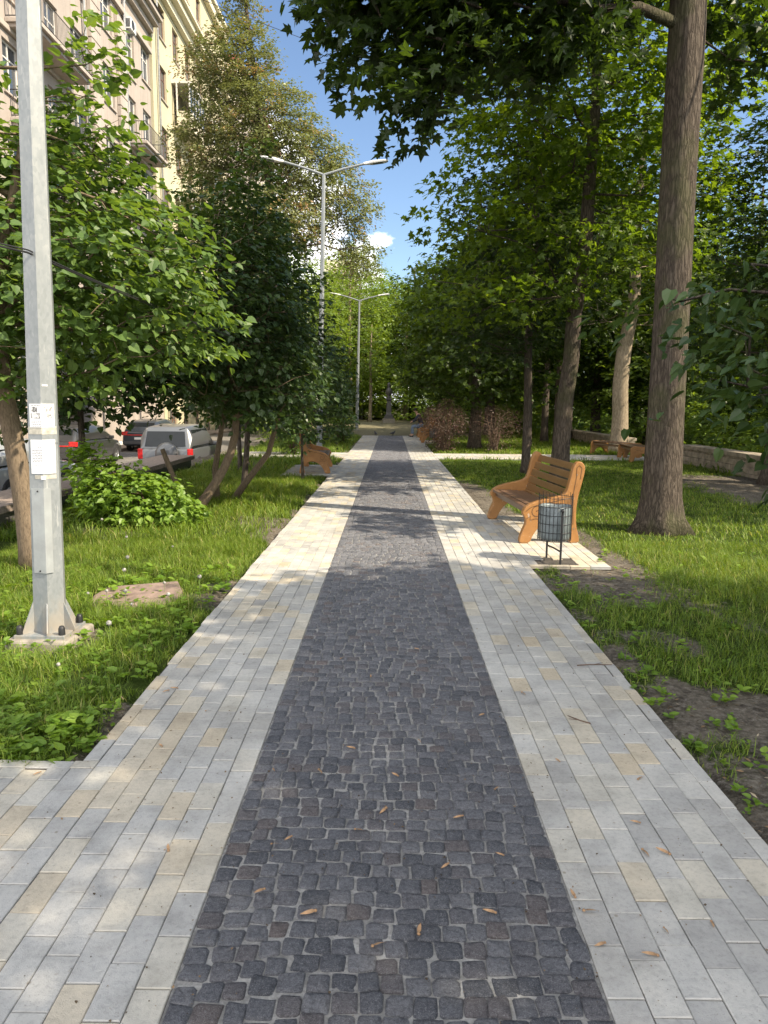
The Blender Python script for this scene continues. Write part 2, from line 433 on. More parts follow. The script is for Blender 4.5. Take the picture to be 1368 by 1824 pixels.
m_concrete = plain('old_concrete', (0.24, 0.215, 0.18), 0.9, 0, 0.35, 12, 0.6)
m_stonewall = plain('limestone_block', (0.30, 0.255, 0.20), 0.9, 0, 0.4, 5, 0.7)
m_slab = plain('brown_stone_slab', (0.20, 0.145, 0.12), 0.9, 0, 0.35, 12, 0.6)
m_granite = plain('dark_granite', (0.075, 0.072, 0.07), 0.5, 0, 0.35, 30, 0.3)
m_granitetop = plain('brown_granite_top', (0.25, 0.20, 0.17), 0.75, 0, 0.3, 22, 0.4)
m_cable = plain('black_cable', (0.02, 0.02, 0.022), 0.5)
m_white = plain('white_plastic', (0.72, 0.72, 0.70), 0.4, 0, 0.08, 6, 0.05)
m_samara = plain('dry_samara', (0.33, 0.20, 0.105), 0.7, 0, 0.4, 60, 0.4)
m_twig = plain('dry_twig', (0.13, 0.085, 0.06), 0.9)
m_puff = leaf_mat('dandelion_puff', [(0, (0.42, 0.41, 0.38)), (1, (0.62, 0.61, 0.57))], 0.4, (1, 1, 1))
m_stem = plain('green_stem', (0.12, 0.18, 0.05), 0.6)

# ------------------------------------------------------------------ ground
PX0, PX1 = -1.358, 1.41            # path edges
CX0, CX1 = -0.588, 0.606           # sett strip edges
PEND = 36.5
SURF = [(-1.45, 1.45, -8, PEND), (1.3, 2.22, 7.15, 10.5), (-8, -1.3, -8, 3.06), (1.3, 8.0, 21.5, 23.7), (-4.7, -1.3, 21.5, 23.7),
        (-2.45, -1.3, 16.2, 18.9), (1.3, 2.2, 29.6, 32.4), (1.3, 2.2, 34.6, 36.6)]
def on_path(x, y, g=0.0):
    m = np.zeros(np.shape(x), bool)
    for a, b, c, d in SURF: m |= (x > a - g) & (x < b + g) & (y > c - g) & (y < d + g)
    return m
def gz(x, y):
    x = np.asarray(x, float); y = np.asarray(y, float)
    z = -0.035 + 0.05 * (fbm(x * 0.9, y * 0.9, 3) - 0.5) * sstep(1.4, 3.0, np.abs(x)) + 0.03 * (fbm(x * 5, y * 5, 9, 3) - 0.5)
    z = z + 0.28 * sstep(37, 47, y) * (1 - sstep(4, 9, np.abs(x - 0.2)))
    z = np.where(on_path(x, y, -0.03), -0.07, z)
    z = z + (-0.86 - z) * sstep(5.58, 5.66, -x)
    z = z - 0.9 * sstep(8.3, 14, x)
    return z
def bare(x, y):
    """0 thick turf .. 1 open soil"""
    x = np.asarray(x, float); y = np.asarray(y, float)
    n = fbm(x * 1.3, y * 0.9, 21, 4); n2 = fbm(x * 4, y * 3, 5, 3)
    b = 0.22 * np.ones_like(x) + 0.5 * (n2 - 0.5)
    near = sstep(3.2, 1.5, x) * (x > 0) * sstep(8.2, 6.4, y)
    b = b + near * (0.95 * sstep(0.43, 0.58, n) + 0.08)
    b = b + sstep(2.15, 1.5, x) * (x > 0) * sstep(7, 9, y) * sstep(17, 13, y) * 0.85
    d = np.hypot(np.maximum(np.abs(x - 1.9) - 0.35, 0), np.maximum(np.abs(y - 8.9) - 1.5, 0))
    b = b + 0.55 * sstep(0.42, 0.1, d)
    b = b + 0.7 * sstep(5.6, 6.8, x) * sstep(11, 13, y) * sstep(18.5, 16, y)
    b = b + 0.7 * sstep(0.40, 0.2, np.hypot((x - 3.52) / 1.1, y - 9.5)) 
    b = b + 1.0 * sstep(PEND - 0.3, PEND + 0.5, y) * (1 - sstep(3.5, 7, np.abs(x)))
    b = b + 0.3 * sstep(0.55, 0.7, fbm(x * 0.8, y * 0.8, 44, 4)) * (x < 0)
    b = b + 0.45 * sstep(0.12, 0.02, np.abs(x - PX0 + 0.05)) * sstep(0.4, 0.7, vn(y * 2.2, 0, 8)) * (x < 0)
    b = b + 1.0 * sstep(0.36, 0.22, np.hypot(x - (-2.28), y - 4.76))
    b = b + 1.0 * sstep(0.42, 0.30, np.hypot(x - (-2.09), y - 5.89))
    b = np.where(x < -5.0, 0.9, b)
    return np.clip(b, 0, 1)

gx = np.concatenate([[-260, -120, -60, -35, -25, -18, -12, -8, -6.2], np.arange(-5.75, -5.45, 0.04), np.arange(-5.4, 9.0, 0.08), [9.3, 9.8, 10.5, 11.5, 13, 15, 18, 24, 35, 60, 120, 260]])
gy = np.concatenate([[-260, -100, -40, -15, -6, -2], np.arange(-1, 14, 0.08), np.arange(14, 40, 0.25), np.arange(40, 62, 1.0), [66, 75, 90, 120, 180, 400]])
X, Y = np.meshgrid(gx, gy, indexing='ij')
idx = np.arange(X.size).reshape(X.shape)
q = np.stack([idx[:-1, :-1], idx[1:, :-1], idx[1:, 1:], idx[:-1, 1:]], -1).reshape(-1, 4)
mb = MB().add(np.stack([X, Y, gz(X, Y)], -1), [q], bare(X, Y).ravel())
tag(mb.build('ground', m_ground, smooth=True, fix=False), kind='structure')

# road and pavement on the left, below the park
mb = MB().span((-13.05, -30, -0.87), (-5.7, 140, -0.845)); tag(mb.build('road', m_asphalt), kind='structure')
mb = MB().span((-14.9, -30, -0.9), (-13.05, 140, -0.70)); tag(mb.build('pavement', m_granitetop, bevel=0.02), kind='structure')
# deep strip that the joints lie in
mb = MB().add([(CX0, -8, -0.0075), (CX1, -8, -0.0075), (CX1, PEND, -0.0085), (CX0, PEND, -0.0075)], [(0, 1, 2, 3)])
tag(mb.build('joint_sand', m_grout), kind='structure')
mb = MB()
for (a, b, c, d) in [(PX0, CX0, -8, PEND), (CX1, PX1, -8, PEND), (PX1, 2.22, 7.15, 10.5), (-8, PX0, -8, 3.06), (PX1, 8.0, 21.5, 23.7), (-4.7, PX0, 21.5, 23.7),
                     (-2.45, PX0, 16.2, 18.9), (PX1, 2.2, 29.6, 32.4), (PX1, 2.2, 34.6, 36.6)]:
    mb.add([(a, c, -0.008), (b, c, -0.008), (b, d, -0.008), (a, d, -0.008)], [(0, 1, 2, 3)])
tag(mb.build('path_bed', m_joint), kind='structure')

# ------------------------------------------------------------------ pavers
rs = np.random.RandomState(5)
def pavers(cells, cream):
    """cells: rows of x0,x1,y0,y1 -> chamfered blocks"""
    c = np.array(cells); n = len(c)
    cx = (c[:, 0] + c[:, 1]) / 2; cy = (c[:, 2] + c[:, 3]) / 2
    hx = (c[:, 1] - c[:, 0]) / 2 - 0.0012; hy = (c[:, 3] - c[:, 2]) / 2 - 0.0019
    zt = rs.normal(0, 0.0012, n); tx = rs.normal(0, 0.004, n); ty = rs.normal(0, 0.004, n); rot = rs.normal(0, 0.004, n)
    ch = 0.0028
    V = np.empty((n, 12, 3))
    for k, (i, z) in enumerate([(0, -0.03), (0, -0.0028), (1, 0.0)]):
        for j, (sx, sy) in enumerate([(-1, -1), (1, -1), (1, 1), (-1, 1)]):
            dx = sx * (hx - i * ch); dy = sy * (hy - i * ch)
            V[:, k * 4 + j, 0] = cx + dx - rot * dy; V[:, k * 4 + j, 1] = cy + dy + rot * dx
            V[:, k * 4 + j, 2] = z + zt + tx * dx + ty * dy
    f = []
    for k in (0, 4): f += [(k, k + 1, k + 5, k + 4), (k + 1, k + 2, k + 6, k + 5), (k + 2, k + 3, k + 7, k + 6), (k + 3, k, k + 4, k + 7)]
    f.append((8, 9, 10, 11))
    F = (np.array(f)[None] + (np.arange(n) * 12)[:, None, None]).reshape(-1, 4)
    g = np.clip(rs.normal(0.30, 0.16, n), 0, 0.62)
    pick = rs.rand(n) < cream * (0.45 + 1.1 * fbm(cx * 1.5, cy * 0.8, 31, 3))
    g = np.where(pick, rs.uniform(0.66, 0.98, n), g)
    return V.reshape(-1, 3), [F], np.repeat(g, 12)
def bond(x0, x1, y0, y1, cw=0.1005, cl=0.201):
    out = []; nc = max(1, int(round((x1 - x0) / cw))); ww = (x1 - x0) / nc
    for i in range(nc):
        y = y0 - rs.rand() * 0.05 - (0.1 if i % 2 else 0.0)
        while y < y1 - 0.01:
            e = y + cl + rs.normal(0, 0.0008)
            a, b = max(y, y0), min(e, y1)
            if b - a > 0.02: out.append((x0 + i * ww, x0 + (i + 1) * ww, a, b))
            y = e
    return out
def row(x, y0, y1, wd, sy=0.205):
    out = []; y = y0
    while y < y1 - 0.03:
        j = rs.normal(0, 0.0035)
        out.append((x + j, x + wd + j * 0.3, y, min(y + sy, y1))); y += sy
    return out
KW = 0.066
mb = MB()
mb.add(*pavers(bond(PX0 + KW, CX0, -3, PEND) + row(PX0, 3.07, PEND, KW), 0.36))
mb.add(*pavers(bond(CX1, PX1 - KW, -3, PEND) + row(PX1 - KW, -3, PEND, KW), 0.17))
mb.add(*pavers(bond(-5.6, PX0 + KW, 0.0, 3.0) + [(x, min(x + 0.2, PX0 + KW), 3.0, 3.065) for x in np.arange(-5.6, -1.31, 0.2)], 0.30))
mb.add(*pavers([c for c in bond(PX1, 2.22, 7.22, 10.5) if not (1.56 < (c[0] + c[1]) / 2 < 1.88 and 7.25 < (c[2] + c[3]) / 2 < 7.52)] + [(x, x + 0.2, 7.15, 7.22) for x in np.arange(1.41, 2.2, 0.203)], 0.7))
mb.add(*pavers(bond(PX1, 8.0, 21.5, 23.7, 0.2, 0.2) + bond(-4.7, PX0, 21.5, 23.7, 0.2, 0.2), 0.3))
mb.add(*pavers(bond(-2.45, PX0, 16.2, 18.9) + bond(PX1, 2.2, 29.6, 32.4) + bond(PX1, 2.2, 34.6, 36.6), 0.4))
tag(mb.build('paver_path', m_paver, fix=False), kind='structure')

# ------------------------------------------------------------------ granite setts
def setts():
    C = []
    y = -1.0; r = 0
    while y < PEND:
        pitch = 0.0705 + rs.normal(0, 0.002)
        n = rs.randint(15, 18)
        wd = rs.uniform(0.82, 1.18, n); wd *= (CX1 - CX0 - 0.008) / wd.sum()
        xs = CX0 + 0.004 + np.concatenate([[0], np.cumsum(wd)])
        for i in range(n):
            bow = 0.025 * math.sin(xs[i] * 3 + y * 0.7) + 0.012 * math.sin(xs[i] * 9 + y * 2)
            C.append(((xs[i] + xs[i + 1]) / 2 + rs.normal(0, 0.002), y + pitch / 2 + bow + rs.normal(0, 0.003), wd[i] / 2, pitch / 2))
        y += pitch; r += 1
    C = np.array(C); n = len(C); k = 10
    mid = 1 - np.clip(np.abs(C[:, 0]) / 0.5, 0, 1)
    gap = 0.0011 + 0.0036 * mid * sstep(0.35, 0.7, fbm(C[:, 0] * 1.2, C[:, 1] * 0.5, 77, 3)) + 0.0016 * rs.rand(n)
    hx = C[:, 2] - gap; hy = C[:, 3] - gap
    k = 12; cr = 0.16 + 0.26 * rs.rand(n, 4) ** 1.5
    ux = np.empty((n, k)); uy = np.empty((n, k))
    for c_, (sx, sy) in enumerate([(1, -1), (1, 1), (-1, 1), (-1, -1)]):
        r_ = cr[:, c_]; o_ = c_ * 3
        if sx * sy < 0: a_ = (sx * (1 - r_), sy + 0 * r_); b_ = (sx + 0 * r_, sy * (1 - r_))
        else: a_ = (sx + 0 * r_, sy * (1 - r_)); b_ = (sx * (1 - r_), sy + 0 * r_)
        ux[:, o_], uy[:, o_] = a_; ux[:, o_ + 2], uy[:, o_ + 2] = b_
        ux[:, o_ + 1] = sx * (1 - 0.29 * r_); uy[:, o_ + 1] = sy * (1 - 0.29 * r_)
    jit = 1 + rs.normal(0, 0.04, (n, k)); rot = rs.normal(0, 0.04, (n, 1)); sk = rs.normal(0, 0.035, (n, 1))
    ox = ux * hx[:, None] * jit * (1 + sk * uy); oy = uy * hy[:, None] * jit * (1 - sk * ux)
    ox, oy = ox - rot * oy, oy + rot * ox
    top = rs.normal(-0.0008, 0.0014, n); tx = rs.normal(0, 0.035, n); ty = rs.normal(0, 0.035, n)
    V = np.empty((n, k * 4 + 1, 3))
    for m, (s, z) in enumerate([(1.0, -0.03), (1.0, -0.0068), (0.945, -0.0022), (0.66, 0.0)]):
        zz = z + (rs.normal(0, 0.0015, (n, k)) if m > 1 else 0)
        V[:, m * k:(m + 1) * k, 0] = C[:, :1] + ox * s; V[:, m * k:(m + 1) * k, 1] = C[:, 1:2] + oy * s
        V[:, m * k:(m + 1) * k, 2] = zz + top[:, None] + tx[:, None] * ox * s + ty[:, None] * oy * s
    V[:, -1, 0] = C[:, 0]; V[:, -1, 1] = C[:, 1]; V[:, -1, 2] = top + 0.0006 + rs.normal(0, 0.001, n)
    f4 = []
    for m in range(3):
        for j in range(k): f4.append((m * k + j, m * k + (j + 1) % k, (m + 1) * k + (j + 1) % k, (m + 1) * k + j))
    f3 = [(3 * k + j, 3 * k + (j + 1) % k, 4 * k) for j in range(k)]
    off = (np.arange(n) * (4 * k + 1))[:, None, None]
    a = np.repeat(rs.rand(n), 4 * k + 1)
    return V.reshape(-1, 3), [(np.array(f4)[None] + off).reshape(-1, 4), (np.array(f3)[None] + off).reshape(-1, 3)], a
mb = MB().add(*setts())
tag(mb.build('sett_path', m_sett, smooth=True, fix=False), kind='structure')

# ------------------------------------------------------------------ grass and weeds
def blades(n_try, x0, x1, y0, y1, hmin, hmax, wd, seed, dens=1.0, keep=None):
    r = np.random.RandomState(seed)
    x = r.uniform(x0, x1, n_try); y = r.uniform(y0, y1, n_try)
    cl = fbm(x * 6, y * 6, seed, 3)
    p = (1 - np.clip(bare(x, y) * 1.25, 0, 1)) * dens * sstep(0.22, 0.5, cl)
    ok = (r.rand(n_try) < p) & ~on_path(x, y, -0.06)
    if keep is not None: ok &= keep(x, y)
    x, y, cl = x[ok], y[ok], cl[ok]; n = len(x)
    tall = 0.55 + 0.9 * fbm(x * 1.4, y * 1.4, seed + 3, 3)
    edge = sstep(0.0, 0.35, np.maximum(PX0 - x, x - PX1)) * 0.5 + 0.5
    h = r.uniform(hmin, hmax, n) * tall * edge * (0.6 + 0.7 * cl)
    az = r.uniform(0, 2 * PI, n); ln = r.uniform(0.35, 1.25, n) * h
    ww = wd * r.uniform(0.6, 1.3, n)
    px, py = np.cos(az), np.sin(az); z = gz(x, y) - 0.005
    V = np.empty((n, 5, 3))
    for j, (s, t, c) in enumerate([(-1, 0, 1), (1, 0, 1), (1, 0.55, 0.8), (-1, 0.55, 0.8), (0, 1, 0)]):
        V[:, j, 0] = x + px * ln * t ** 2 - py * ww * c * s / 2
        V[:, j, 1] = y + py * ln * t ** 2 + px * ww * c * s / 2
        V[:, j, 2] = z + h * (t - 0.25 * t * t * (ln / h))
    off = (np.arange(n) * 5)[:, None]
    a = np.clip(r.normal(0.5, 0.22, n) + 0.25 * (fbm(x * 0.9, y * 0.9, 91, 3) - 0.5), 0, 1)
    a = np.where(r.rand(n) < 0.04, 1.0, np.minimum(a, 0.93))
    return V.reshape(-1, 3), [off + np.array([[0, 1, 2, 3]]), off + np.array([[3, 2, 4]])], np.repeat(a, 5)
mb = MB()
mb.add(*blades(150000, -4.2, -1.3, 3.02, 8.5, 0.045, 0.145, 0.0045, 1))
mb.add(*blades(150000, 1.3, 5.2, 1.8, 8.5, 0.03, 0.12, 0.0042, 2))
mb.add(*blades(60000, -5.0, -1.3, 8.3, 17, 0.08, 0.20, 0.010, 3))
mb.add(*blades(110000, 1.3, 8.5, 8.2, 21.4, 0.04, 0.10, 0.009, 4))
mb.add(*blades(34000, -5.2, -1.3, 17, 38, 0.10, 0.24, 0.018, 5))
mb.add(*blades(60000, 1.3, 9.0, 21.4, 38, 0.10, 0.20, 0.02, 6))
mb.add(*blades(26000, 8, 22, 10, 60, 0.15, 0.35, 0.04, 7))
mb.add(*blades(9000, -5, 8, 38, 60, 0.10, 0.25, 0.04, 8))
tag(mb.build('grass', m_grass, fix=False), kind='stuff')

# leaf shapes: across, along, lift
def mirror(half):
    return half + [(-x, y, z) for (x, y, z) in half[::-1] if x > 1e-6]
_mh = [(0, 0, 0), (0.20, -0.06, 0.02), (0.46, 0.10, -0.02), (0.27, 0.24, 0.05), (0.55, 0.55, -0.04), (0.20, 0.55, 0.03), (0, 1.0, -0.10)]
T_MAPLE = (mirror(_mh) + [(0, 0.34, 0.0)], None)
T_MAPLE = (T_MAPLE[0], [[(i, (i + 1) % 12, 12) for i in range(12)]])
_hh = [(0, 0, 0), (0.26, -0.05, 0.06), (0.44, 0.22, 0.08), (0.33, 0.58, 0.04), (0, 1.0, -0.16)]
T_HEART = (mirror(_hh), [[(0, 1, 2, 3), (0, 5, 6, 7)], [(0, 3, 4), (0, 4, 5)]])
T_DIA = ([(0, 0, 0), (0.30, 0.42, 0.07), (0, 1, -0.06), (-0.30, 0.42, 0.07)], [[(0, 1, 2), (0, 2, 3)]])
def place_leaves(pos, nrm, tip, size, tmpl, a):
    tv = np.array(tmpl[0]); n = len(pos)
    nrm = nrm / (np.linalg.norm(nrm, axis=1)[:, None] + 1e-9)
    t = tip - nrm * (tip * nrm).sum(1)[:, None]; t /= np.linalg.norm(t, axis=1)[:, None] + 1e-9
    s = np.cross(t, nrm)
    V = pos[:, None] + size[:, None, None] * (tv[None, :, :1] * s[:, None] + tv[None, :, 1:2] * t[:, None] + tv[None, :, 2:] * nrm[:, None])
    off = (np.arange(n) * len(tv))[:, None, None]
    return V.reshape(-1, 3), [(np.array(f)[None] + off).reshape(-1, len(f[0])) for f in tmpl[1]], np.repeat(a, len(tv))

def rosettes(n, x0, x1, y0, y1, seed, size=(0.03, 0.08), keep=None, lift=0.03):
    r = np.random.RandomState(seed); P = []; N = []; T = []; S = []; A = []
    for _ in range(n):
        x, y = r.uniform(x0, x1), r.uniform(y0, y1)
        if on_path(np.array(x), np.array(y), -0.04) or (keep and not keep(x, y)): continue
        k = r.randint(4, 10); s = r.uniform(*size); ton = r.rand()
        for i in range(k):
            a = r.uniform(0, 2 * PI); d = np.array((math.cos(a), math.sin(a), r.uniform(-0.1, 0.5)))
            P.append((x + d[0] * s * 0.35, y + d[1] * s * 0.35, float(gz(x, y)) + 0.01 + r.uniform(0, lift))); T.append(d)
            N.append((-d[0] * 0.4 + r.normal(0, 0.2), -d[1] * 0.4 + r.normal(0, 0.2), 1)); S.append(s * r.uniform(0.6, 1.2)); A.append(np.clip(ton * 0.7 + r.rand() * 0.3, 0, 1))
    return place_leaves(np.array(P), np.array(N), np.array(T), np.array(S), T_HEART, np.array(A))
mb = MB()
mb.add(*rosettes(420, -3.4, -1.3, 3.05, 7.0, 11, (0.025, 0.065), lift=0.06))
mb.add(*rosettes(150, -2.6, -1.35, 3.06, 3.6, 12, (0.02, 0.06), lift=0.08))
mb.add(*rosettes(170, 1.38, 2.6, 1.8, 6.8, 13, (0.018, 0.045)))
mb.add(*rosettes(220, 1.4, 4.6, 2.0, 8.0, 14, (0.018, 0.048)))
tag(mb.build('weeds', m_fresh, fix=False), kind='stuff')

def litter(n, x0, x1, y0, y1, seed):
    r = np.random.RandomState(seed); x = r.uniform(x0, x1, n); y = r.uniform(y0, y1, n)
    ok = (r.rand(n) < 0.15 + bare(x, y)) & ~on_path(x, y, -0.02); x, y = x[ok], y[ok]; n = len(x)
    P = np.stack([x, y, gz(x, y) + 0.006], 1); N_ = r.normal(0, 0.3, (n, 3)) + np.array((0, 0, 1)); T_ = r.normal(0, 1, (n, 3)) * np.array((1, 1, 0.1))
    return place_leaves(P, N_, T_, r.uniform(0.012, 0.045, n) * (r.rand(n) ** 0.5 + 0.2), ([(0, 0, 0), (0.16, 0.45, 0.05), (0, 1, 0), (-0.16, 0.45, 0.05)], [[(0, 1, 2), (0, 2, 3)]]), r.rand(n))
def crumbs(n, x0, x1, y0, y1, seed):
    r = np.random.RandomState(seed); x = r.uniform(x0, x1, n); y = r.uniform(y0, y1, n)
    edge = np.minimum(np.abs(x - CX0), np.abs(x - CX1)); edge = np.minimum(edge, np.minimum(np.abs(x - PX0), np.abs(x - PX1)))
    ok = r.rand(n) < 0.35 + 0.9 * np.exp(-edge / 0.05) + 0.7 * sstep(0.5, 0.7, fbm(x * 2, y * 2, 66, 3)); x, y = x[ok], y[ok]; n = len(x)
    P = np.stack([x, y, np.full(n, 0.0035)], 1); N_ = r.normal(0, 0.3, (n, 3)) + np.array((0, 0, 1)); T_ = r.normal(0, 1, (n, 3)) * np.array((1, 1, 0.05))
    return place_leaves(P, N_, T_, 0.003 + 0.009 * r.rand(n) ** 3, ([(0, 0, 0), (0.4, 0.3, 0.15), (0.2, 1, 0), (-0.4, 0.6, 0.1)], [[(0, 1, 2), (0, 2, 3)]]), r.rand(n) * 0.9)
m_litter = leaf_mat('dry_litter', [(0, (0.05, 0.035, 0.022)), (0.6, (0.13, 0.09, 0.05)), (0.9, (0.26, 0.17, 0.09)), (1, (0.40, 0.34, 0.24))], 0.1, (1, 0.9, 0.7), 0.8)
tag(MB().add(*litter(5200, 1.35, 4.5, 1.8, 11, 3)).add(*litter(1800, -4, -1.35, 3.2, 10, 4)).build('leaf_litter', m_litter, fix=False), kind='stuff')
tag(MB().add(*crumbs(5200, PX0, PX1, 1.4, 9, 3)).build('path_debris', m_litter, fix=False), kind='stuff')

# ------------------------------------------------------------------ trees
def darts(r, ells, spacing, shell=0.35, n_max=900):
    out = np.empty((0, 3))
    vol = np.array([e[3] * e[4] * e[5] for e in ells]); vol = vol / vol.sum()
    for t in range(40):
        k = r.choice(len(ells), 400, p=vol); E = np.array(ells)[k]
        d = r.normal(0, 1, (400, 3)); d /= np.linalg.norm(d, axis=1)[:, None]
        rad = r.rand(400) ** (1 / 3.0); rad = np.where(r.rand(400) < shell, np.maximum(rad, 0.8), rad)
        P = E[:, :3] + d * rad[:, None] * E[:, 3:]
        for p in P:
            if len(out) >= n_max: return out
            if len(out) == 0 or ((out - p) ** 2).sum(1).min() > spacing ** 2:
                out = np.vstack([out, p])
    return out

def grow(r, tp, tr, att, start=0.35, tip=0.006, power=0.46, up=0.25, step=0.6, wob=0.12):
    tp = np.array(tp, float); k = len(tp)
    seg = np.linalg.norm(np.diff(tp, axis=0), axis=1); cum = np.concatenate([[0], np.cumsum(seg)])
    m = max(12, int(cum[-1] / 0.25)); s = np.linspace(0, cum[-1], m)
    TP = np.stack([np.interp(s, cum, tp[:, i]) for i in range(3)], 1); TR = np.interp(s, cum, tr)
    for i in range(3): TP[1:-1, i] = TP[1:-1, i] * 0.5 + (TP[:-2, i] + TP[2:, i]) * 0.25
    pos = [p for p in TP]; par = [-1] + list(range(m - 1)); pl = [0.0 if v > start * cum[-1] else 1e6 for v in s]
    P = np.empty((m + len(att) * 14, 3)); P[:m] = TP; W = np.empty(len(P)); W[:m] = pl; n = m
    dist = np.sqrt(((att[:, None] - TP[None, int(start * m):]) ** 2).sum(2)).min(1)
    ends = []
    for ai in np.argsort(dist):
        a = att[ai]
        d = np.sqrt(((P[:n] - a) ** 2).sum(1))
        c = d + 0.30 * W[:n] + 1.2 * np.maximum(0, P[:n, 2] - a[2] - 0.1) + 0.02 * (np.arange(n) < m) * 0
        j = int(np.argmin(c)); L = d[j]; cnt = min(12, max(1, int(L / step)))
        p0 = P[j].copy(); prev = j; side = r.normal(0, 1, 3)
        for q in range(1, cnt + 1):
            t = q / cnt
            p = p0 + (a - p0) * t
            if q < cnt: p = p + side * wob * L * 0.35 * math.sin(PI * t) + r.normal(0, wob * 0.25, 3) * min(1, L) + np.array((0, 0, up * L * 0.4 * math.sin(PI * t)))
            P[n] = p; par.append(prev); W[n] = W[prev] + L / cnt if W[prev] < 1e5 else L / cnt
            prev = n; n += 1
        ends.append((ai, prev))
    P = P[:n]; cntl = np.zeros(n)
    for _, e in ends: cntl[e] += 1
    for i in range(n - 1, m - 1, -1): cntl[par[i]] += cntl[i]
    rad = tip * np.maximum(1, cntl) ** power
    rad[:m] = TR
    ch = [[] for _ in range(n)]
    for i in range(m, n): ch[par[i]].append(i)
    return TP, TR, P, rad, ch, m

def branch_mesh(mb, g, sides=(9, 6, 4), flare=0.0, lobes=5, nbase=14, rmin=0.0):
    TP, TR, P, rad, ch, m = g
    ph = np.random.RandomState(int(abs(TP[0][0]) * 100) % 999).rand(8) * 6
    def fl(i, an):
        z = TP[i][2] - TP[0][2]
        lump = 1 + 0.03 * np.sin(an * 3 + ph[0] + z * 0.7) + 0.025 * np.sin(an * 5 + ph[1] - z * 1.1)
        return lump + flare * math.exp(-max(z, 0) / 0.16) * (0.55 + 0.45 * np.sin(an * lobes + ph[2]) + 0.25 * np.sin(an * (lobes - 2) + ph[3])) + flare * 0.35 * math.exp(-max(z, 0) / 0.5)
    mb.tube(TP, TR, nbase, True, 0.5, fl)
    st = [(i, c) for i in range(m) for c in ch[i]]
    while st:
        p, c = st.pop()
        chain = [p, c]
        while ch[c]:
            kk = sorted(ch[c], key=lambda x: -rad[x])
            for o in kk[1:]: st.append((c, o))
            c = kk[0]; chain.append(c)
        rr = rad[chain].copy(); rr[0] = min(rr[0], rr[1] * 1.25); rr[-1] *= 0.4
        if rr.max() < rmin: continue
        n = sides[0] if rr[1] > 0.05 else sides[1] if rr[1] > 0.02 else sides[2]
        mb.tube(P[chain], rr, n, False)

def crown_mesh(mb, r, att, center, n_leaf, size, tmpl, rc=0.42, flat=0.45, droop=0.35, ton_spread=0.22, hang=0.0):
    n = len(att)
    ton = np.clip(r.normal(0.45, ton_spread, n), 0, 1)
    cnt = np.maximum(2, r.poisson(n_leaf, n)); k = np.repeat(np.arange(n), cnt); N = len(k)
    out = att - np.array(center); out /= np.linalg.norm(out, axis=1)[:, None] + 1e-6
    # a few twigs fan out of each cluster, leaves sit along them
    tw = r.normal(0, 1, (n, 5, 3)) * np.array((1, 1, flat * 0.8)) + out[:, None] * 0.55
    tw /= np.linalg.norm(tw, axis=2)[:, :, None]
    ti = r.randint(0, 5, N); t = r.rand(N) ** 0.7
    d = tw[k, ti]
    pos = att[k] + d * (t * rc)[:, None] * r.uniform(0.7, 1.3, N)[:, None] + r.normal(0, rc * 0.20, (N, 3)) * np.array((1, 1, flat))
    pos[:, 2] -= droop * rc * t ** 2
    nrm = np.array((0, 0, 1.0)) + out[k] * 0.35 + r.normal(0, 0.42, (N, 3))
    tip = d + r.normal(0, 0.55, (N, 3)) + np.array((0, 0, -0.35 - hang))
    a = np.clip(ton[k] * 0.6 + 0.4 * r.rand(N), 0, 1)
    mb.add(*place_leaves(pos, nrm, tip, size * r.uniform(0.65, 1.25, N), tmpl, a))

def tree(name, label, cat, base, trunk, rad, ells, spacing, n_leaf, size, mats, tmpl=T_MAPLE, group=None, seed=1, start=0.35, n_max=700, flare=0.5,
         rc=0.42, flat=0.45, droop=0.35, hang=0, tip=0.006, stems=None, dense=None, dsp=0.3, rmin=0.0, power=0.46, nbase=14, up=0.25, shell=0.35):
    """trunk and ells are given from the tree's base"""
    r = np.random.RandomState(seed)
    z0 = float(gz(base[0], base[1])) - 0.05
    root = thing(name, label, cat, (base[0], base[1], z0), 0, group)
    att = darts(r, ells, spacing, shell, n_max)
    if dense: att = np.vstack([att, darts(r, dense, dsp, 0.5, 520)])
    g = grow(r, trunk, rad, att, start, tip, power, up)
    mb = MB(); branch_mesh(mb, g, flare=flare, rmin=rmin, nbase=nbase)
    mb.build('trunk', mats[0], root, smooth=True, fix=False)
    for (pts, rr) in (stems or []):
        sm = MB().tube(pts, rr, 10); sm.build('stem', mats[0], root, smooth=True, fix=False)
    E = np.array(ells); cen = (E[:, :3] * (E[:, 3:].prod(1))[:, None]).sum(0) / E[:, 3:].prod(1).sum()
    lb = MB(); crown_mesh(lb, r, att, cen, n_leaf, size, tmpl, rc, flat, droop, hang=hang)
    lb.build('crown', mats[1], root, fix=False)
    return root

EDGE_TREES = 'trees on the right lawn'
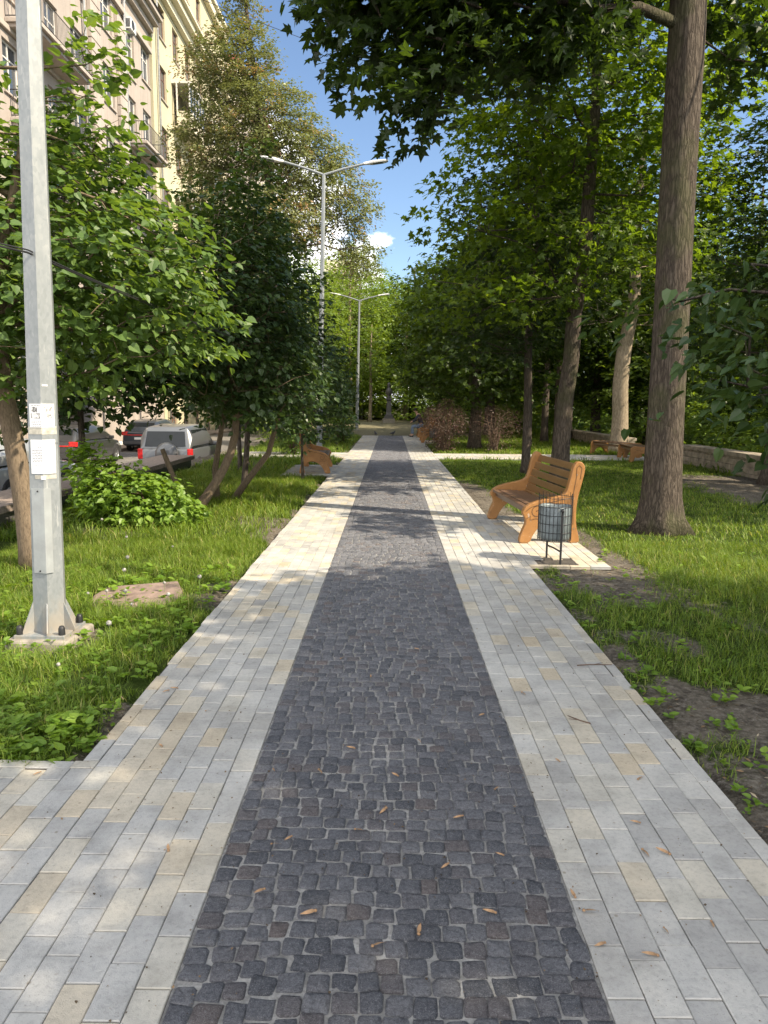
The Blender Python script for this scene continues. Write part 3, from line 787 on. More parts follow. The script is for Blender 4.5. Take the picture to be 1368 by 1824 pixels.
# big maple beside the lawn bench, its boughs hang over the path
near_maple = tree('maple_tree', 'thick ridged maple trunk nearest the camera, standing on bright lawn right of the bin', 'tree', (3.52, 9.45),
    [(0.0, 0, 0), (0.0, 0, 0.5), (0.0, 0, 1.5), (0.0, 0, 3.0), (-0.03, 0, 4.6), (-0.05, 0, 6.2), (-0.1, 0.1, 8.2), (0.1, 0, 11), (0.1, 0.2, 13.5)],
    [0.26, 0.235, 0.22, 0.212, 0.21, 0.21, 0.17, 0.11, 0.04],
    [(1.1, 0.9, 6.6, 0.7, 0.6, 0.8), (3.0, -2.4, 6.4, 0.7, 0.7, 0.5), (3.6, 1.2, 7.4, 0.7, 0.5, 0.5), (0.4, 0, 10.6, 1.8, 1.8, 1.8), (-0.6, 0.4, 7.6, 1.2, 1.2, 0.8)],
    0.46, 38, 0.145, (m_bark, m_mapleshade), group=EDGE_TREES, seed=3, start=0.42, n_max=420, flare=0.55, nbase=32, rc=0.44, shell=0.25,
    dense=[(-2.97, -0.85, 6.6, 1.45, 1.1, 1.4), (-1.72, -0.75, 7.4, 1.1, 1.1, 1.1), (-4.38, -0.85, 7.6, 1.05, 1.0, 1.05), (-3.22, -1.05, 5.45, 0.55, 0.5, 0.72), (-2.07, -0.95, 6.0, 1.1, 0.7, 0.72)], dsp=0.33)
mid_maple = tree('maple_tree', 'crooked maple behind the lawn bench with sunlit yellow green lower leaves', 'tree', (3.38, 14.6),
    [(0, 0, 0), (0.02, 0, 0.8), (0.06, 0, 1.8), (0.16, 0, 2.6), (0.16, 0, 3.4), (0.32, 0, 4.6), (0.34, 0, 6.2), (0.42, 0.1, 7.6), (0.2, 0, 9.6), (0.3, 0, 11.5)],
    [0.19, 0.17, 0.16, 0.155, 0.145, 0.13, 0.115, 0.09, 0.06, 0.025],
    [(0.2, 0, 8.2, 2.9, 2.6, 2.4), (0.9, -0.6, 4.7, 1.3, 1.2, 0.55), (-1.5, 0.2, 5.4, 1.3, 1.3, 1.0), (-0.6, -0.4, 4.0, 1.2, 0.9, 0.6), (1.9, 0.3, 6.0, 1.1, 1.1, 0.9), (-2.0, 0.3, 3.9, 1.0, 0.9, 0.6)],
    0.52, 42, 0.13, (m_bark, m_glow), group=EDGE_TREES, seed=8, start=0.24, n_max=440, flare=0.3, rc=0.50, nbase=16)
path_maple = tree('maple_tree', 'dense dark maple at the right path edge, its crown reaching low beyond the crossing path', 'tree', (3.0, 26.2),
    [(0, 0, 0), (0.05, 0, 1.5), (0, 0, 3.5), (-0.1, 0, 6), (0, 0, 8.5)], [0.22, 0.19, 0.15, 0.10, 0.03],
    [(-0.1, 0, 5.0, 2.3, 2.3, 2.3), (-0.7, -0.3, 3.0, 2.2, 2.0, 1.3), (1.6, -0.2, 3.1, 1.6, 1.5, 1.2), (1.0, 0.2, 6.8, 1.4, 1.4, 1.2), (1.8, 0, 4.6, 1.7, 1.6, 1.9)],
    0.55, 36, 0.16, (m_barkdark, m_maple), group=EDGE_TREES, seed=14, start=0.18, n_max=560, rc=0.55)
slim_maple = tree('maple_tree', 'slim dark straight maple just left of the crooked maple', 'tree', (3.2, 17.2),
    [(0, 0, 0), (0.0, 0, 1.5), (-0.05, 0, 3.2), (0.05, 0, 5.5), (0, 0, 7.5)], [0.10, 0.095, 0.085, 0.06, 0.02],
    [(-0.2, 0, 5.2, 1.7, 1.7, 1.9), (-0.8, 0, 3.6, 1.2, 1.2, 0.9), (0.3, 0.2, 7.0, 1.2, 1.2, 1.2)],
    0.5, 38, 0.125, (m_barkdark, m_mapleshade), group=EDGE_TREES, seed=21, start=0.3, n_max=330, rc=0.48, nbase=10)
wall_tree = tree('maple_tree', 'dark trunked tree at the right picture edge in front of the stone wall', 'tree', (8.15, 15.6),
    [(0, 0, 0), (0.05, 0, 1.5), (0.0, 0, 3.5), (0.2, 0, 6), (0.1, 0, 9)], [0.22, 0.19, 0.16, 0.11, 0.04],
    [(0.2, 0, 5.6, 2.3, 2.2, 2.2), (-0.6, -0.5, 3.6, 1.9, 1.6, 1.1), (1.6, 0.2, 7.8, 1.5, 1.6, 1.5)],
    0.6, 44, 0.13, (m_barkdark, m_mapleshade), group=EDGE_TREES, seed=33, start=0.25, n_max=430, rc=0.58)
pale_tree = tree('maple_tree', 'pale sunlit trunk with a forked top behind the two backless benches', 'tree', (7.75, 24.9),
    [(0, 0, 0), (0.0, 0, 1.2), (-0.05, 0, 2.2), (0.0, 0, 3.4), (0.25, 0, 5), (0.2, 0, 8), (0.3, 0, 11)], [0.30, 0.26, 0.26, 0.24, 0.2, 0.13, 0.04],
    [(0.1, 0, 8.2, 3.0, 2.8, 2.6), (-1.2, 0.5, 5.2, 1.8, 1.6, 1.0), (1.5, 0.5, 5.4, 1.8, 1.7, 1.2)],
    0.68, 36, 0.17, (m_barkpale, m_maple), group=EDGE_TREES, seed=40, start=0.3, n_max=480, rc=0.62)
low_linden = tree('linden_tree', 'linden at the right picture edge, large dull leaves hanging close to the camera', 'tree', (5.0, 3.6),
    [(0, 0, 0), (0.0, 0, 1.5), (0.1, 0, 3.5), (0.1, 0, 6), (0, 0, 8.5)], [0.2, 0.17, 0.14, 0.1, 0.03],
    [(-2.75, 0.75, 2.15, 0.50, 0.55, 0.48), (-2.45, 0.9, 2.0, 0.45, 0.5, 0.6), (-3.2, 0.8, 2.30, 0.25, 0.3, 0.16), (0.0, -0.3, 4.3, 1.3, 1.3, 1.2), (-1.4, 0.4, 3.0, 0.7, 0.8, 0.5), (1.2, -0.5, 5.6, 1.4, 1.4, 1.2)],
    0.27, 20, 0.088, (m_bark, m_lilac), T_HEART, group=EDGE_TREES, seed=51, start=0.18, n_max=520, rc=0.36, hang=0.5)

# trees standing right of the camera that shade the near path
def off(src, x, y, rz, label, group, s=1.0, z=None):
    zz = (float(gz(x, y)) - 0.05) if z is None else z
    return dup(src, (x, y, zz), rz, label, group, s)
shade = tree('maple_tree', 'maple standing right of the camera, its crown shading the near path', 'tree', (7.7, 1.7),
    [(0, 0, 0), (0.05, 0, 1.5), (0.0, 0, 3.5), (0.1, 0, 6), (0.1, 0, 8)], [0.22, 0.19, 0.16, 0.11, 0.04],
    [(0, 0, 6.0, 2.3, 2.5, 2.2)], 0.55, 50, 0.15, (m_barkdark, m_mapleshade), group=EDGE_TREES, seed=34, start=0.25, n_max=200, rc=0.6)
off(shade, 7.0, -0.7, 5.5, 'maple just right of the camera, out of the picture', EDGE_TREES)
off(shade, 7.6, -3.6, 2.4, 'maple behind the camera on the right lawn', EDGE_TREES)
off(shade, 11.9, 1.4, 4.0, 'maple farther right, shading the dark patch of lawn', EDGE_TREES, (1.15, 1.1, 1.0))
off(pale_tree, 13.0, 10.1, 2.0, 'tall maple beyond the right lawn, hidden past the picture edge', EDGE_TREES, 1.0)

# the wood beyond the stone wall
WOOD = 'trees of the wood beyond the wall'
for i, (x, y, src, rz, s, lb) in enumerate([
    (5.3, 28.2, slim_maple, 1.1, 1.25, 'slender sunlit trunk between the two purple bushes and the crooked maple'),
    (6.6, 31.5, slim_maple, 2.6, 1.5, 'leftmost of the three dark leaning trunks left of the crooked maple'),
    (7.3, 32.2, slim_maple, 4.0, 1.55, 'middle of the three dark leaning trunks left of the crooked maple'),
    (8.0, 33.0, slim_maple, 5.2, 1.5, 'rightmost of the three dark leaning trunks beside the crooked maple'),
    (11.9, 33.5, pale_tree, 1.3, 0.95, 'leaning brown trunk just left of the thick near maple, beyond the wall'),
    (14.5, 27.0, path_maple, 0.6, 1.2, 'leafy tree filling the gap right of the thick near maple'),
    (10.6, 38.0, path_maple, 2.2, 1.2, 'leafy tree behind the pale forked trunk'),
    (5.0, 37.0, path_maple, 3.9, 1.25, 'leafy tree behind the left purple bush'),
    (8.0, 46.0, path_maple, 5.0, 1.5, 'tall leafy tree deep in the wood behind the dark leaning trunks'),
    (15.5, 44.0, path_maple, 1.5, 1.6, 'tall leafy tree deep in the wood behind the leaning brown trunk'),
    (19.5, 33.0, path_maple, 2.9, 1.5, 'tall leafy tree deep in the wood near the right picture edge'),
    (12.5, 20.0, path_maple, 4.4, 1.0, 'leafy tree just behind the wall at the right picture edge'),
    (4.9, 49.5, path_maple, 0.2, 1.5, 'leafy tree overhanging the person at the far right of the path'),
    (-2.6, 62.5, path_maple, 0.9, 1.35, 'dark leafy tree left behind the monument'), (1.9, 64.0, path_maple, 2.2, 1.5, 'dark leafy tree right behind the monument'), (-6.6, 61.0, path_maple, 3.1, 1.3, 'dark leafy tree left of the birch at the end'), (6.6, 63.0, path_maple, 4.1, 1.5, 'dark leafy tree closing the wood right of the monument'),
    (13.5, 57.0, path_maple, 1.9, 1.7, 'deep wood tree behind the slender sunlit trunk'), (20.0, 60.0, path_maple, 3.6, 1.8, 'deep wood tree behind the crooked maple'), (27.0, 57.0, path_maple, 5.2, 1.9, 'deep wood tree behind the thick near maple'), (26.0, 40.0, path_maple, 0.4, 1.6, 'deep wood tree right of the thick near maple, behind the wall end'),
    (23.0, 48.0, path_maple, 3.3, 1.9, 'farthest tall tree of the wood behind the right picture edge')]):
    off(src, x, y, rz, lb, WOOD, s)

# feathery tall tree and the trees of the left side
feather = tree('locust_tree', 'tall feathery tree with rusty seed clusters in front of the apartment house', 'tree', (-4.3, 29.5),
    [(0, 0, 0), (0.05, 0, 2.5), (-0.1, 0, 5), (-0.2, 0, 8), (-0.7, 0, 12), (-1.2, 0, 16), (-1.35, 0, 19)], [0.26, 0.23, 0.2, 0.16, 0.11, 0.07, 0.02],
    [(-1.35, 0, 17.2, 0.7, 0.7, 2.0), (-1.5, 0, 14.0, 1.4, 1.4, 1.7), (-2.7, 0, 14.0, 0.8, 0.8, 1.3), (-0.6, 0, 12.0, 1.9, 1.8, 1.7), (1.0, 0, 10.5, 1.7, 1.6, 1.4), (2.4, 0.2, 9.3, 1.2, 1.1, 1.0),
     (-2.6, 0.2, 11.3, 1.4, 1.3, 1.5), (2.9, 0.2, 7.6, 0.8, 0.8, 0.9), (0.0, -0.4, 8.6, 1.9, 1.7, 1.2), (-2.7, 0, 8.8, 1.2, 1.2, 1.2)],
    0.44, 118, 0.12, (m_barkdark, m_feather), T_DIA, seed=61, start=0.3, n_max=640, rc=0.55, flat=0.6, droop=0.6, tip=0.009)
pale = tree('lime_tree', 'yellow green tree at the far left end of the path', 'tree', (-3.2, 57),
    [(0, 0, 0), (0.1, 0, 3), (0, 0, 7), (0.1, 0, 12)], [0.25, 0.2, 0.14, 0.03],
    [(0, 0, 8, 3.0, 3.0, 3.6), (0.3, 0, 4.2, 2.6, 2.4, 1.8), (-0.4, 0, 11, 1.8, 1.8, 1.6)],
    0.75, 46, 0.21, (m_barkpale, m_pale), T_DIA, group='pale trees at the end of the path', seed=71, start=0.12, n_max=460, rc=0.75)
for (x, y, rz, s, lb) in [(1.2, 60, 1.0, 0.85, 'yellow green tree behind the monument'), (-7.2, 52, 2.0, 1.05, 'yellow green tree left of the farthest lamp posts'),
    (-4.6, 41.5, 3.0, 0.72, 'lower yellow green tree just right of the feathery tree'), (4.8, 58, 4.0, 0.95, 'yellow green tree right of the monument'), (-1.0, 74, 5.0, 1.15, 'pale tree closing the view behind the monument'),
    (-9.5, 66, 0.5, 1.2, 'pale tree on the far left behind the parked cars'), (6.5, 76, 2.5, 1.2, 'pale tree closing the view on the right'),
    (-3.4, 67, 1.7, 1.2, 'pale tree left of the monument, in front of the tower block'), (-6.0, 78, 4.4, 1.25, 'pale tree farthest along the road')]:
    off(pale, x, y, rz, lb, 'pale trees at the end of the path', s)

near_linden = tree('linden_tree', 'small leaning linden left of the grey post, its pale leaves in full sun', 'tree', (-3.48, 6.95),
    [(0, 0, 0), (-0.03, 0, 0.6), (-0.10, 0, 1.3), (-0.20, 0, 2.0), (-0.15, 0, 2.8), (0.05, 0, 3.6), (0.3, 0, 4.6)], [0.105, 0.095, 0.09, 0.08, 0.06, 0.04, 0.015],
    [(0.45, 0.3, 3.0, 1.25, 1.0, 0.75), (0.1, 0.5, 3.75, 0.9, 0.8, 0.5), (1.05, 0.6, 2.55, 0.75, 0.7, 0.55), (-0.9, -0.3, 3.2, 0.95, 1.0, 1.2), (0.2, 0.2, 2.3, 0.9, 0.8, 0.45), (0.75, 0.1, 4.35, 0.28, 0.3, 0.75), (-0.7, 0, 4.6, 0.5, 0.5, 0.5), (0.35, 0.5, 3.8, 0.7, 0.6, 0.4)],
    0.235, 23, 0.092, (m_barktan, m_linden), T_HEART, seed=81, start=0.32, n_max=950, rc=0.30, tip=0.004, flare=0.2, hang=0.3)
lilac = tree('lilac_shrub', 'broad lilac with several bent brown stems beside the low granite wall', 'shrub', (-2.95, 10.9),
    [(0, 0, 0), (0.25, 0.1, 0.35), (0.55, 0.2, 0.9), (0.65, 0.2, 1.5), (0.5, 0.2, 2.4), (0.4, 0, 3.6)], [0.075, 0.065, 0.06, 0.05, 0.035, 0.012],
    [(0.45, 0.2, 2.9, 1.15, 1.1, 1.3), (-0.2, 0, 2.5, 1.0, 1.0, 0.9), (1.1, 0.2, 2.0, 0.75, 0.8, 0.65), (0.7, 0.4, 4.2, 0.5, 0.6, 0.7), (-0.5, 0.2, 3.6, 0.6, 0.6, 0.7)],
    0.25, 24, 0.095, (m_barktan, m_lilac), T_HEART, seed=91, start=0.3, n_max=900, rc=0.33, tip=0.004, flare=0.35, hang=0.3,
    stems=[([(0.12, 0.95, 0), (0.1, 0.95, 0.6), (0.22, 0.9, 1.2), (0.4, 0.8, 2.0)], [0.06, 0.05, 0.04, 0.02]),
           ([(0.30, 1.2, 0), (0.55, 1.15, 0.35), (0.95, 1.1, 0.85), (1.15, 1.0, 1.5), (1.2, 0.9, 2.2)], [0.065, 0.055, 0.045, 0.035, 0.02]),
           ([(-0.28, -0.1, 0), (-0.25, -0.1, 0.5), (-0.36, -0.1, 0.8), (-0.42, -0.12, 0.98)], [0.04, 0.038, 0.04, 0.034])])
dark_lilac = tree('lilac_shrub', 'dark upright lilac standing just in front of the left bench', 'shrub', (-1.82, 15.2),
    [(0, 0, 0), (-0.02, 0, 0.9), (0.02, 0, 1.8), (0, 0, 3.2)], [0.03, 0.027, 0.024, 0.01],
    [(0.15, 0, 2.3, 0.75, 0.8, 1.3), (-0.5, 0.2, 2.8, 0.75, 0.8, 1.6), (0.35, 0.1, 1.5, 0.6, 0.5, 0.5), (0.1, 0.1, 3.7, 0.42, 0.5, 0.8)],
    0.30, 18, 0.10, (m_barkdark, m_lilac), T_HEART, group='lilacs along the left lawn', seed=101, start=0.3, n_max=330, rc=0.33, tip=0.004, flare=0.1, hang=0.3, nbase=8)
tall_lilac = tree('lilac_shrub', 'tallest dark lilac behind the broad one, its top pointing up against the house', 'shrub', (-2.75, 13.6),
    [(0, 0, 0), (0.1, 0, 1.0), (0.1, 0, 2.5), (0.2, 0, 5.5)], [0.06, 0.05, 0.04, 0.012],
    [(0.2, 0, 3.6, 0.95, 0.9, 1.7), (-0.4, 0.2, 2.8, 1.0, 1.0, 1.2), (0.3, 0, 5.6, 0.35, 0.35, 0.7), (-0.6, 0, 4.9, 0.4, 0.4, 0.6), (0.7, 0, 2.2, 0.8, 0.8, 0.8)],
    0.29, 24, 0.10, (m_barkdark, m_lilac), T_HEART, group='lilacs along the left lawn', seed=111, start=0.25, n_max=460, rc=0.34, tip=0.004, flare=0.1, hang=0.3, nbase=8)
for (x, y, rz, s, lb) in [(-4.42, 10.7, 3.4, 0.95, 'dark lilac rising behind the leaning linden, its top against the beige house'), (-3.6, 17.5, 2.0, 0.95, 'dark lilac behind the left bench, next to the granite wall end'), (-2.9, 25.5, 1.0, 0.8, 'dark lilac beyond the left crossing path'), (-4.3, 21.0, 4.0, 0.9, 'dark lilac beside the parked silver car'),
                          (-2.7, 32.5, 3.0, 0.75, 'dark lilac near the middle lamp post'), (-3.4, 39.0, 5.5, 0.8, 'farthest dark lilac along the left lawn')]:
    off(tall_lilac, x, y, rz, lb, 'lilacs along the left lawn', s)

def bush(name, label, base, ells, spacing, n_leaf, size, mats, tmpl, seed, rc=0.2, group=None, n_max=260, hang=0.0, n_stem=9, droop=0.3, flat=0.6):
    r = np.random.RandomState(seed); z0 = float(gz(base[0], base[1])) - 0.03
    root = thing(name, label, 'bush', (base[0], base[1], z0), 0, group)
    att = darts(r, ells, spacing, 0.6, n_max)
    mb = MB()
    for i in range(min(n_stem * 4, len(att))):
        a = att[i]; p0 = np.array((r.normal(0, 0.08), r.normal(0, 0.08), 0)); md = p0 * 0.4 + a * 0.6; md[2] = a[2] * 0.85 + 0.05; md[:2] = p0[:2] + (a[:2] - p0[:2]) * 0.4
        mb.tube([p0, (p0 + md) / 2, md, a], [0.012, 0.010, 0.007, 0.003], 4, False)
    mb.build('stems', mats[0], root, fix=False)
    E = np.array(ells); cen = E[:, :3].mean(0) - np.array((0, 0, 0.3))
    lb = MB(); crown_mesh(lb, r, att, cen, n_leaf, size, tmpl, rc, flat, droop, hang=hang)
    lb.build('crown', mats[1], root, fix=False)
    return root
bush('snowberry_bush', 'low bright green bush in full sun between the grey post and the bent lilac stems', (-3.35, 9.6), [(0.0, 0, 0.32, 0.62, 0.5, 0.38), (-0.4, 0.1, 0.45, 0.45, 0.45, 0.42), (0.55, -0.2, 0.22, 0.32, 0.3, 0.25), (-0.75, 0.3, 0.7, 0.2, 0.22, 0.42)],
     0.105, 13, 0.078, (m_twig, m_snow), T_HEART, 121, 0.15, n_max=330)
b1 = bush('barberry_bush', 'purple leaved arching bush right of the path, the redder of two', (1.75, 24.6), [(0, 0, 1.15, 0.72, 0.7, 0.50), (0, 0, 0.6, 0.4, 0.4, 0.5), (0.15, 0, 1.62, 0.22, 0.22, 0.22)],
     0.15, 34, 0.05, (m_twig, m_purple), T_DIA, 131, 0.26, 'barberry bushes by the crossing path', hang=1.0, droop=1.0)
b2 = bush('barberry_bush', 'thin brownish see through bush on the lawn right of the purple one', (3.5, 24.6), [(0, 0, 1.05, 0.78, 0.7, 0.6), (0, 0, 0.6, 0.4, 0.4, 0.5)],
     0.20, 24, 0.045, (m_twig, m_purple), T_DIA, 141, 0.26, 'barberry bushes by the crossing path', hang=1.0, droop=1.0)
for (x, y, s, lb) in [(-2.0, 29.0, 0.9, 'small round green bush at the left path edge near the middle lamp post'), (-3.0, 22.8, 0.8, 'green bush behind the left bench')]:
    bush('privet_bush', lb, (x, y), [(0, 0, 0.9 * s, 0.6 * s, 0.6 * s, 0.8 * s)], 0.17, 20, 0.075, (m_twig, m_linden), T_HEART, int(y), 0.22)

# undergrowth behind the wall and at the far end: one green mass
def undergrowth(seed, boxes):
    r = np.random.RandomState(seed); mb = MB()
    for (x0, x1, y0, y1, h, n, sz) in boxes:
        x = r.uniform(x0, x1, n); y = r.uniform(y0, y1, n)
        att = np.stack([x, y, gz(x, y) + h * fbm(x * 0.5, y * 0.5, 3, 3) * 1.5 * r.rand(n) ** 0.7], 1)
        crown_mesh(mb, r, att, ((x0 + x1) / 2, (y0 + y1) / 2 , -2), 16, sz, T_DIA, 0.5, 0.6, 0.3)
    return mb
tag(undergrowth(5, [(-13, 16, 65, 72, 2.6, 1700, 0.26), (16, 40, 62, 72, 4.0, 900, 0.32), (9.6, 24, 16, 30, 4.6, 1000, 0.17), (8.8, 32, 30, 62, 7, 2200, 0.28), (24, 60, 20, 80, 12, 1600, 0.5), (-14, 16, 62, 84, 9.0, 1300, 0.34), (-9, 12, 55, 61, 4.5, 1100, 0.24), (3.2, 9, 39, 60, 3.2, 700, 0.22), (16, 60, 70, 95, 16, 1000, 0.6), (-9, -2.8, 44, 64, 3.0, 450, 0.22)]).build('undergrowth', m_pale, fix=False), kind='stuff')

# ------------------------------------------------------------------ lamp posts
HEXA = R(-71)
def lamp_post(label, x, y, H, lean=(0, 0), arm_rot=0.0, detail=True, r0=0.112, r1=0.045):
    z0 = float(gz(x, y)) + (0.07 if detail else 0)
    t = thing('lamp_post', label, 'lamp post', (x, y, z0), 0, 'double armed lamp posts along the left edge')
    MB().tube([(0, 0, 0.0), (lean[0] * 0.3, lean[1] * 0.3, H * 0.3), (lean[0], lean[1], H)], [r0, r0 + (r1 - r0) * 0.3, r1], 6, True, 0.5, None, HEXA).build('pole', m_galv, t)
    MB().span((-0.17, -0.17, -0.03), (0.17, 0.17, 0.012)).build('base_plate', m_galv, t, bevel=0.004)
    if detail:
        mb = MB().span((-0.215, -0.215, -0.3), (0.215, 0.215, -0.012)); mb.build('footing', m_concrete, t, bevel=0.02)
        for k in range(6):
            a = HEXA + k * PI / 3; f = MB()
            f.prism([(0.09, 0.012), (0.185, 0.012), (0.185, 0.03), (0.105, 0.22), (0.09, 0.22)], -0.004, 0.004, 'Y')
            o = f.build('gusset', m_galv, t); o.rotation_euler = (0, 0, a)
        for sx in (-1, 1):
            for sy in (-1, 1):
                b = MB().lathe([(0.0, 0.075), (0.014, 0.072), (0.021, 0.055), (0.022, 0.012)], (sx * 0.14, sy * 0.14, 0), 12)
                b.build('bolt_cap', m_black, t, smooth=True)
    top = Vector((lean[0], lean[1], H))
    for s in (-1, 1):
        d = Vector((math.cos(arm_rot) * s, math.sin(arm_rot) * s, 0))
        e = top + d * 1.05 + Vector((0, 0, 0.27))
        a = MB().tube([top - Vector((0, 0, 0.03)), top + d * 0.5 + Vector((0, 0, 0.13)), e], [0.035, 0.032, 0.030], 8).build('arm', m_galv, t)
        h = MB()
        yv = Vector((-d.y, d.x, 0))
        pts = []
        ln = 0.62; sl = 0.27 / 1.05
        prof = [(-0.02, 0.045, 0.035), (0.10, 0.06, 0.045), (0.22, 0.115, 0.05), (0.50, 0.12, 0.04), (0.60, 0.095, 0.02), (0.62, 0.05, 0.008)]
        V = []; n = len(prof)
        for (u, hw, hh) in prof:
            c = e + d * u + Vector((0, 0, u * sl * 0.55))
            V += [c - yv * hw * 0.9 - Vector((0, 0, hh * 0.5)), c + yv * hw * 0.9 - Vector((0, 0, hh * 0.5)), c + yv * hw + Vector((0, 0, hh * 0.2)), c + yv * hw * 0.5 + Vector((0, 0, hh)), c - yv * hw * 0.5 + Vector((0, 0, hh)), c - yv * hw + Vector((0, 0, hh * 0.2))]
        F = [tuple(range(5, -1, -1)), tuple(range(6 * (n - 1), 6 * n))]
        for i in range(n - 1):
            for j in range(6): F.append((i * 6 + j, i * 6 + (j + 1) % 6, (i + 1) * 6 + (j + 1) % 6, (i + 1) * 6 + j))
        hd = h.add([tuple(v) for v in V], F).build('lamp_head', m_white, t, smooth=False)
        lens = e + d * 0.36 + Vector((0, 0, 0.36 * sl * 0.55 - 0.024))
        lm = MB(); rot = Matrix.Rotation(math.atan2(d.y, d.x), 4, 'Z') @ Matrix.Rotation(-math.atan(sl * 0.55), 4, 'Y')
        lm.box(lens, (0.26, 0.15, 0.012), rot).build('lens', m_liner, hd)
    return t
POSTX, POSTY = -2.31, 4.80
post = lamp_post('galvanised lamp post nearest the camera, with two taped paper notices', POSTX, POSTY, 7.4, (0.17, 0.02))
# inspection door on the left facet and part of the right one
def wrap(z0, z1, u0, u1, lift, nu=13):
    """sheet bent round the ridge that faces the camera; u in metres along the two facets, 0 at the ridge"""
    V = []; 
    for z in (z0, z1):
        rr = 0.112 + (0.045 - 0.112) * z / 7.4
        cx, cy = 0.17 * z / 7.4, 0.02 * z / 7.4
        A = np.array((math.cos(HEXA), math.sin(HEXA))) * rr
        B = [np.array((math.cos(HEXA + s * PI / 3), math.sin(HEXA + s * PI / 3))) * rr for s in (-1, 1)]
        for u in np.linspace(u0, u1, nu):
            s = 0 if u < 0 else 1
            dv = (B[s] - A) / np.linalg.norm(B[s] - A); nn = (A + B[s]) / 2; nn /= np.linalg.norm(nn)
            rid = A / np.linalg.norm(A)
            blend = math.exp(-abs(u) / 0.008)
            nv = nn * (1 - blend) + rid * blend * 1.1
            p = A + dv * abs(u) + nv * lift
            V.append((p[0] + cx, p[1] + cy, z))
    F = [(i, i + 1, nu + i + 1, nu + i) for i in range(nu - 1)]
    return V, F
def wrap_obj(name, m, z0, z1, u0, u1, lift, parent, thick=0.0015):
    o = MB().add(*wrap(z0, z1, u0, u1, lift)).build(name, m, parent)
    if thick:
        s = o.modifiers.new('thick', 'SOLIDIFY'); s.thickness = thick; s.offset = 1
    return o
m_door = plain('door_steel', (0.30, 0.32, 0.325), 0.5, 0.2, 0.15, 7, 0.1)
door = wrap_obj('access_door', m_door, 0.42, 0.985, -0.086, 0.042, 0.003, post, 0.006)
for z in (0.965, 0.435):
    c = wrap(z, z + 0.01, -0.04, -0.03, 0.0105, 2)[0][0]
    MB().lathe([(0, 0.004), (0.005, 0.003), (0.006, 0)], (0, 0, 0), 8).build('screw', m_black, door).matrix_basis = Matrix.Translation(c) @ Matrix.Rotation(R(90), 4, 'X')
# old tape on the pole
for (a, b, c, d) in [(1.3350, 1.3850, -0.095, 0.095), (1.0450, 1.0700, -0.06, 0.085)]:
    wrap_obj('tape_patch', m_tape, a, b, c, d, 0.0012, post, 0.0004)
rs2 = np.random.RandomState(77)
def notice(label, z0, z1, draw):
    t = thing('paper_notice', label, 'notice', (POSTX, POSTY, float(gz(POSTX, POSTY)) + 0.07))
    wrap_obj('sheet', m_paper, z0, z1, -0.082, 0.082, 0.003, t, 0.0008)
    draw(t)
    return t
def text_rows(t, name, rows, h):
    """printed words as short dark bars lying on the sheet"""
    mb = MB()
    for (z, u0, u1) in rows:
        u = u0
        while u < u1 - 0.004:
            e = min(u + rs2.uniform(0.006, 0.020), u1)
            if u < 0 < e: e = -0.0006
            V, F = wrap(z, z + h, u, e, 0.0046, 3); mb.add(V, F)
            u = e + (0.0036 if e != -0.0006 else 0.0012)
    mb.build(name, m_ink, t)
def draw_announcement(t):
    # heading in real letters on the right hand facet
    z = 1.2720
    rr = 0.112 + (0.045 - 0.112) * z / 7.4
    A = Vector((math.cos(HEXA), math.sin(HEXA), 0)) * rr; B = Vector((math.cos(HEXA + PI / 3), math.sin(HEXA + PI / 3), 0)) * rr
    dx = (B - A).normalized(); nn = ((A + B) / 2).normalized()
    fc = bpy.data.curves.new('heading', 'FONT'); fc.body = 'ОГОЛОШЕННЯ'; fc.size = 0.0135; fc.extrude = 0.0002
    tmp = bpy.data.objects.new('heading_curve', fc)
    me = bpy.data.meshes.new_from_object(tmp); bpy.data.objects.remove(tmp)
    o = link('heading', me, m_ink, t)
    p = A + dx * 0.0045 + nn * 0.0048 + Vector((0.17 * z / 7.4, 0.02 * z / 7.4, z))
    M4 = Matrix((dx.to_4d(), Vector((0, 0, 1, 0)), nn.to_4d(), (0, 0, 0, 1))).transposed()
    for i in range(3): M4[3][i] = 0
    M4.translation = p
    o.matrix_basis = M4
    text_rows(t, 'lettering', [(1.2480, -0.03, 0.07)] + [(1.2300 - 0.0105 * i, -0.072, 0.074) for i in range(8)] + [(1.1300, -0.065, 0.07), (1.1020, 0.05, 0.075)], 0.0032)
def draw_pictures(t):
    text_rows(t, 'lettering', [(1.5180, -0.07, 0.03)] + [(1.4180 - 0.0105 * i, -0.07, 0.075) for i in range(4)], 0.0032)
    for (a, b, c, d) in [(1.4760, 1.5120, -0.074, -0.025), (1.4800, 1.5120, 0.004, 0.068), (1.4360, 1.4710, -0.074, -0.006), (1.4360, 1.4640, 0.03, 0.07)]:
        V, F = wrap(a, b, c, d, 0.0046, 5)
        MB().add(V, F).build('picture', m_photoink, t)
notice('upper taped notice with four grey pictures and small print', 1.3800, 1.5300, draw_pictures)
notice('lower taped notice with a heading and lines of print', 1.0800, 1.3000, draw_announcement)
wrap_obj('torn_paper', m_paper, 1.6420, 1.6520, 0.01, 0.045, 0.003, post, 0.001)
wrap_obj('torn_paper', m_paper, 1.0420, 1.0660, -0.012, 0.012, 0.005, post, 0.001)

